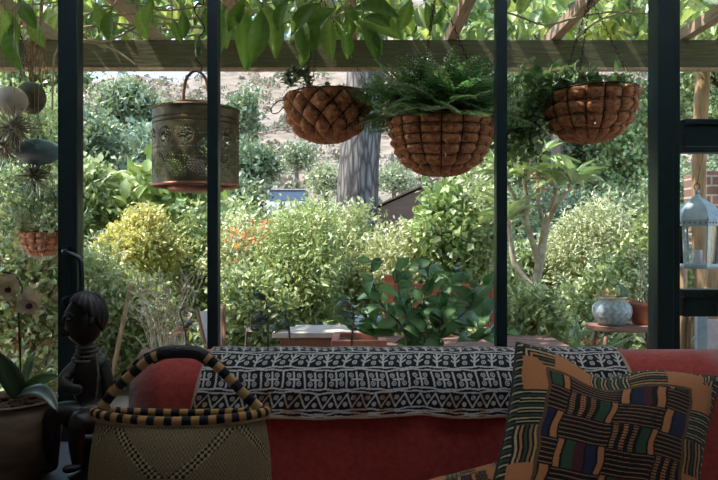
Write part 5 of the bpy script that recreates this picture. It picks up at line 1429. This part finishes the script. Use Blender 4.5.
def airplant(label,px,py,D,r,n,cols,seed):
    rg=np.random.default_rng(seed); c=np.array(P(px,py,D)); d=unit(rg.normal(0,1,(n,3)))
    V,Fq,C=leaf_arrays(c+d*.004,d,rg.normal(0,1,(n,3)),r*(.5+.6*rg.random(n)),np.full(n,.006),pick(cols,n,rg),T_BLADE)
    t=thing('air_plant',label,'plant',tuple(c),'air plants hanging between the gourds')
    np_obj('foliage',V,Fq,M['air'],t,True,C)
    obj('cord',tube([Vector(c),Vector((c[0]+.01,c[1]+.0,RZ+.001))],.0012,5),M['string'],t)
airplant('silvery spiky air plant under the cream gourd',14,127,3.15,.12,260,[(190,180,160),(150,146,124),(120,110,92)],1)
airplant('shaggy silver air plant at left edge beside blue-grey gourd',3,146,3.2,.11,220,[(180,170,150),(140,134,112)],2)
airplant('dark green spiky air plant directly beneath the blue-grey gourd',34,176,3.3,.11,200,[(120,126,96),(84,92,68),(150,140,110)],3)
# dried root bundle over the beam
def roots():
    D=3.9; rg=random.Random(6); t=thing('root_bundle','tangle of dried brown roots hanging in front of beam above gourds','roots',tuple(P(35,78,D))); parts=[]
    for k in range(22):
        x=35+rg.gauss(0,4); p=[P(35+rg.uniform(-2,2),25,D)]
        for y in (38,50,62,rg.uniform(68,88)): x+=rg.gauss(0,2.2); p.append(P(x,y,D+rg.uniform(-.03,.03)))
        parts.append(tube(smoothpath(p,3),rg.uniform(.0012,.003),4))
    for k in range(26):
        y=rg.uniform(40,66); x=35+rg.gauss(0,4); e=(rg.choice([-1,1])*rg.uniform(5,12)); parts.append(tube([P(x,y,D),P(x+e*.5,y+rg.uniform(-2,4),D),P(x+e,y+rg.uniform(-3,6),D)],.0012,4))
    obj('root_strand',join(parts),M['root'],t,smooth=True)
    obj('main_vine',tube(smoothpath([P(45,-20,D),P(42,5,D),P(40,25,D),P(36,45,D)],5),.009,8),M['rafter'],t,smooth=True)
roots()

# ------------------------------------------------------------ vine over the pergola
def vine():
    t=thing('climbing_vine','large-leaved climbing vine covering the pergola roof and trailing below it','vine',(-2.0,4.3,0))
    rg=np.random.default_rng(90)
    # woody stems lying over the rafters
    parts=[]; z0=RZ+.15
    for k in range(16):
        x=-3.4; y=rg.uniform(2.9,4.5); z=z0+rg.uniform(.0,.12); p=[]
        x0=rg.uniform(-3.4,1.0); x1=x0+rg.uniform(1.5,3.5)
        for q in np.linspace(0,1,9): p.append(Vector((x0+(x1-x0)*q,y+rg.normal(0,.09),z+rg.normal(0,.035))))
        parts.append(tube(smoothpath(p,4),np.linspace(.010,.004,33),6))
    parts.append(tube(smoothpath([(-3.6,4.4,0),(-3.6,4.4,1.2),(-3.55,4.42,2.3),(-3.2,4.2,z0+.05),(-2.0,4.0,z0+.06)],6),.022,8))
    # visible trailing ones
    for pts in ([(83,42),(100,44),(118,52),(136,65)],[(83,40),(110,40),(135,28),(150,20)],[(58,0),(62,20),(58,48),(54,60),(52,110)],[(490,8),(515,15),(545,25),(575,18),(610,12),(650,14)],[(320,25),(345,12),(370,8),(400,10)],[(240,45),(255,38),(272,28),(290,22)],[(83,27),(120,24),(160,30),(210,26)],[(100,18),(140,14),(180,20),(215,12)],[(130,2),(160,10),(190,8),(230,2)],[(83,34),(110,22),(150,38),(205,34)],[(120,34),(132,26),(170,24),(212,30)],[(0,40),(20,28),(45,32),(62,38)],[(0,14),(25,6),(58,2)],[(83,15),(105,10),(130,2)],[(575,40),(600,20),(640,8)]):
        parts.append(tube(smoothpath([P(a,b,3.85+.02*i) for i,(a,b) in enumerate(pts)],6),.0055,6))
        LG=[(116,146,86),(140,168,102),(96,126,74),(170,188,124)]
    # general canopy, denser above the left half
    N=4200; x=np.concatenate([rg.uniform(-3.6,.3,int(N*.6)),rg.uniform(.3,3.8,N-int(N*.6))]); y=rg.uniform(2.75,5.2,N); z=RZ+.14+rg.gamma(2,.07,N)
    pos=np.stack([x,y,z],-1)
    d=np.stack([rg.normal(0,1,N),rg.normal(0,1,N),rg.normal(-.5,.5,N)],-1); nm=np.stack([rg.normal(0,.45,N),rg.normal(-.1,.45,N),np.ones(N)],-1)
    L=rg.uniform(.10,.21,N)
    A=leaf_arrays(pos,d,nm,L,L*.55,pick(LG,N,rg),T_VINE)
    # leaves drooping below rafters: (px,py of petiole, length px, direction)
    B=[]
    spots=[(236,8,60,(.25,-.2,-1)),(262,12,50,(-.1,-.3,-1)),(278,22,26,(0,-.2,-1)),(300,18,36,(.1,-.2,-1)),(302,40,26,(.05,0,-1)),(330,20,40,(.0,-.3,-1)),(342,32,28,(.25,-.2,-1)),(352,24,40,(.7,-.2,-.7)),(362,22,26,(1,-.2,-.25)),(360,26,38,(.5,-.3,-1)),(322,6,40,(-.6,-.2,-.6)),(345,2,36,(.2,-.2,-1)),(290,2,30,(-.5,0,-1)),
      (8,18,44,(.2,-.2,-1)),(20,16,40,(-.3,-.1,-1)),(2,8,36,(.4,0,-1)),(18,2,30,(.6,-.1,-1)),(28,22,30,(.5,-.2,-.8)),(95,5,30,(.4,0,-1)),(112,12,28,(-.2,0,-1)),(182,14,24,(.1,0,-1)),(172,22,22,(.4,0,-1)),(212,6,40,(.1,-.1,-1)),(222,10,44,(-.1,-.1,-1)),
      (246,0,34,(-.5,0,-1)),(318,26,30,(-.3,-.1,-1)),(152,4,24,(-.3,0,-1)),(395,5,34,(.5,0,-.9)),(412,2,30,(-.4,0,-1)),(425,5,24,(.2,0,-1)),(380,0,26,(.3,0,-1)),(356,20,46,(.9,-.3,-.45)),(350,14,44,(.8,-.3,-.1)),(336,12,40,(-.8,-.2,-.5)),(310,4,44,(.1,-.2,-1)),(256,2,56,(.45,-.2,-1)),(296,30,30,(.3,-.1,-1)),(226,14,34,(.0,-.2,-1)),(372,8,30,(.6,-.1,.4)),(14,24,46,(.1,-.2,-1)),(140,10,30,(.2,-.1,-1))]
    pos=[];d=[];nm=[];L=[];W=[]
    for a,b,l,dd in spots:
        D=3.15+rg.uniform(-.05,.35); pos.append(P(a,b-4,D)); d.append(dd); nm.append((rg.normal(0,.3),-1,.35)); L.append(l*S(D)*1.08); W.append(l*S(D)*(.42 if l>30 else .5))
    for q in pos:
        q=Vector(q); parts.append(tube(smoothpath([q,q+Vector((rg.normal(0,.03),rg.normal(0,.03),.12)),Vector((q.x+rg.normal(0,.08),q.y,RZ+.12))],4),.003,5))
    obj('vine_stem',join(parts),M['barkpale'],t,smooth=True)
    Bv=leaf_arrays(np.array(pos),np.array(d,float),np.array(nm,float),np.array(L),np.array(W),pick([(96,134,74),(118,156,88),(146,178,106)],len(pos),rg,.1),T_VINE)
    # fresh sprays at upper right, backlight put into their paler yellow leaf colours
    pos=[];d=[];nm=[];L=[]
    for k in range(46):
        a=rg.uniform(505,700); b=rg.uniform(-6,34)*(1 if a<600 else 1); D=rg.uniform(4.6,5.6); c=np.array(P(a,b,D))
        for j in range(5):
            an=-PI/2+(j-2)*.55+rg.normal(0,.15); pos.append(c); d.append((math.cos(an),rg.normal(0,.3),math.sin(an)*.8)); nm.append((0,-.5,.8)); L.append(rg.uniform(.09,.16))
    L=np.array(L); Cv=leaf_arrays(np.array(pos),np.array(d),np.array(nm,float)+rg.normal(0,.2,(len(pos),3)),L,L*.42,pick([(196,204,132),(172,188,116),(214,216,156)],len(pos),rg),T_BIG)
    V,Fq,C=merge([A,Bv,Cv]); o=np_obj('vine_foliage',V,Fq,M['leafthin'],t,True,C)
vine()
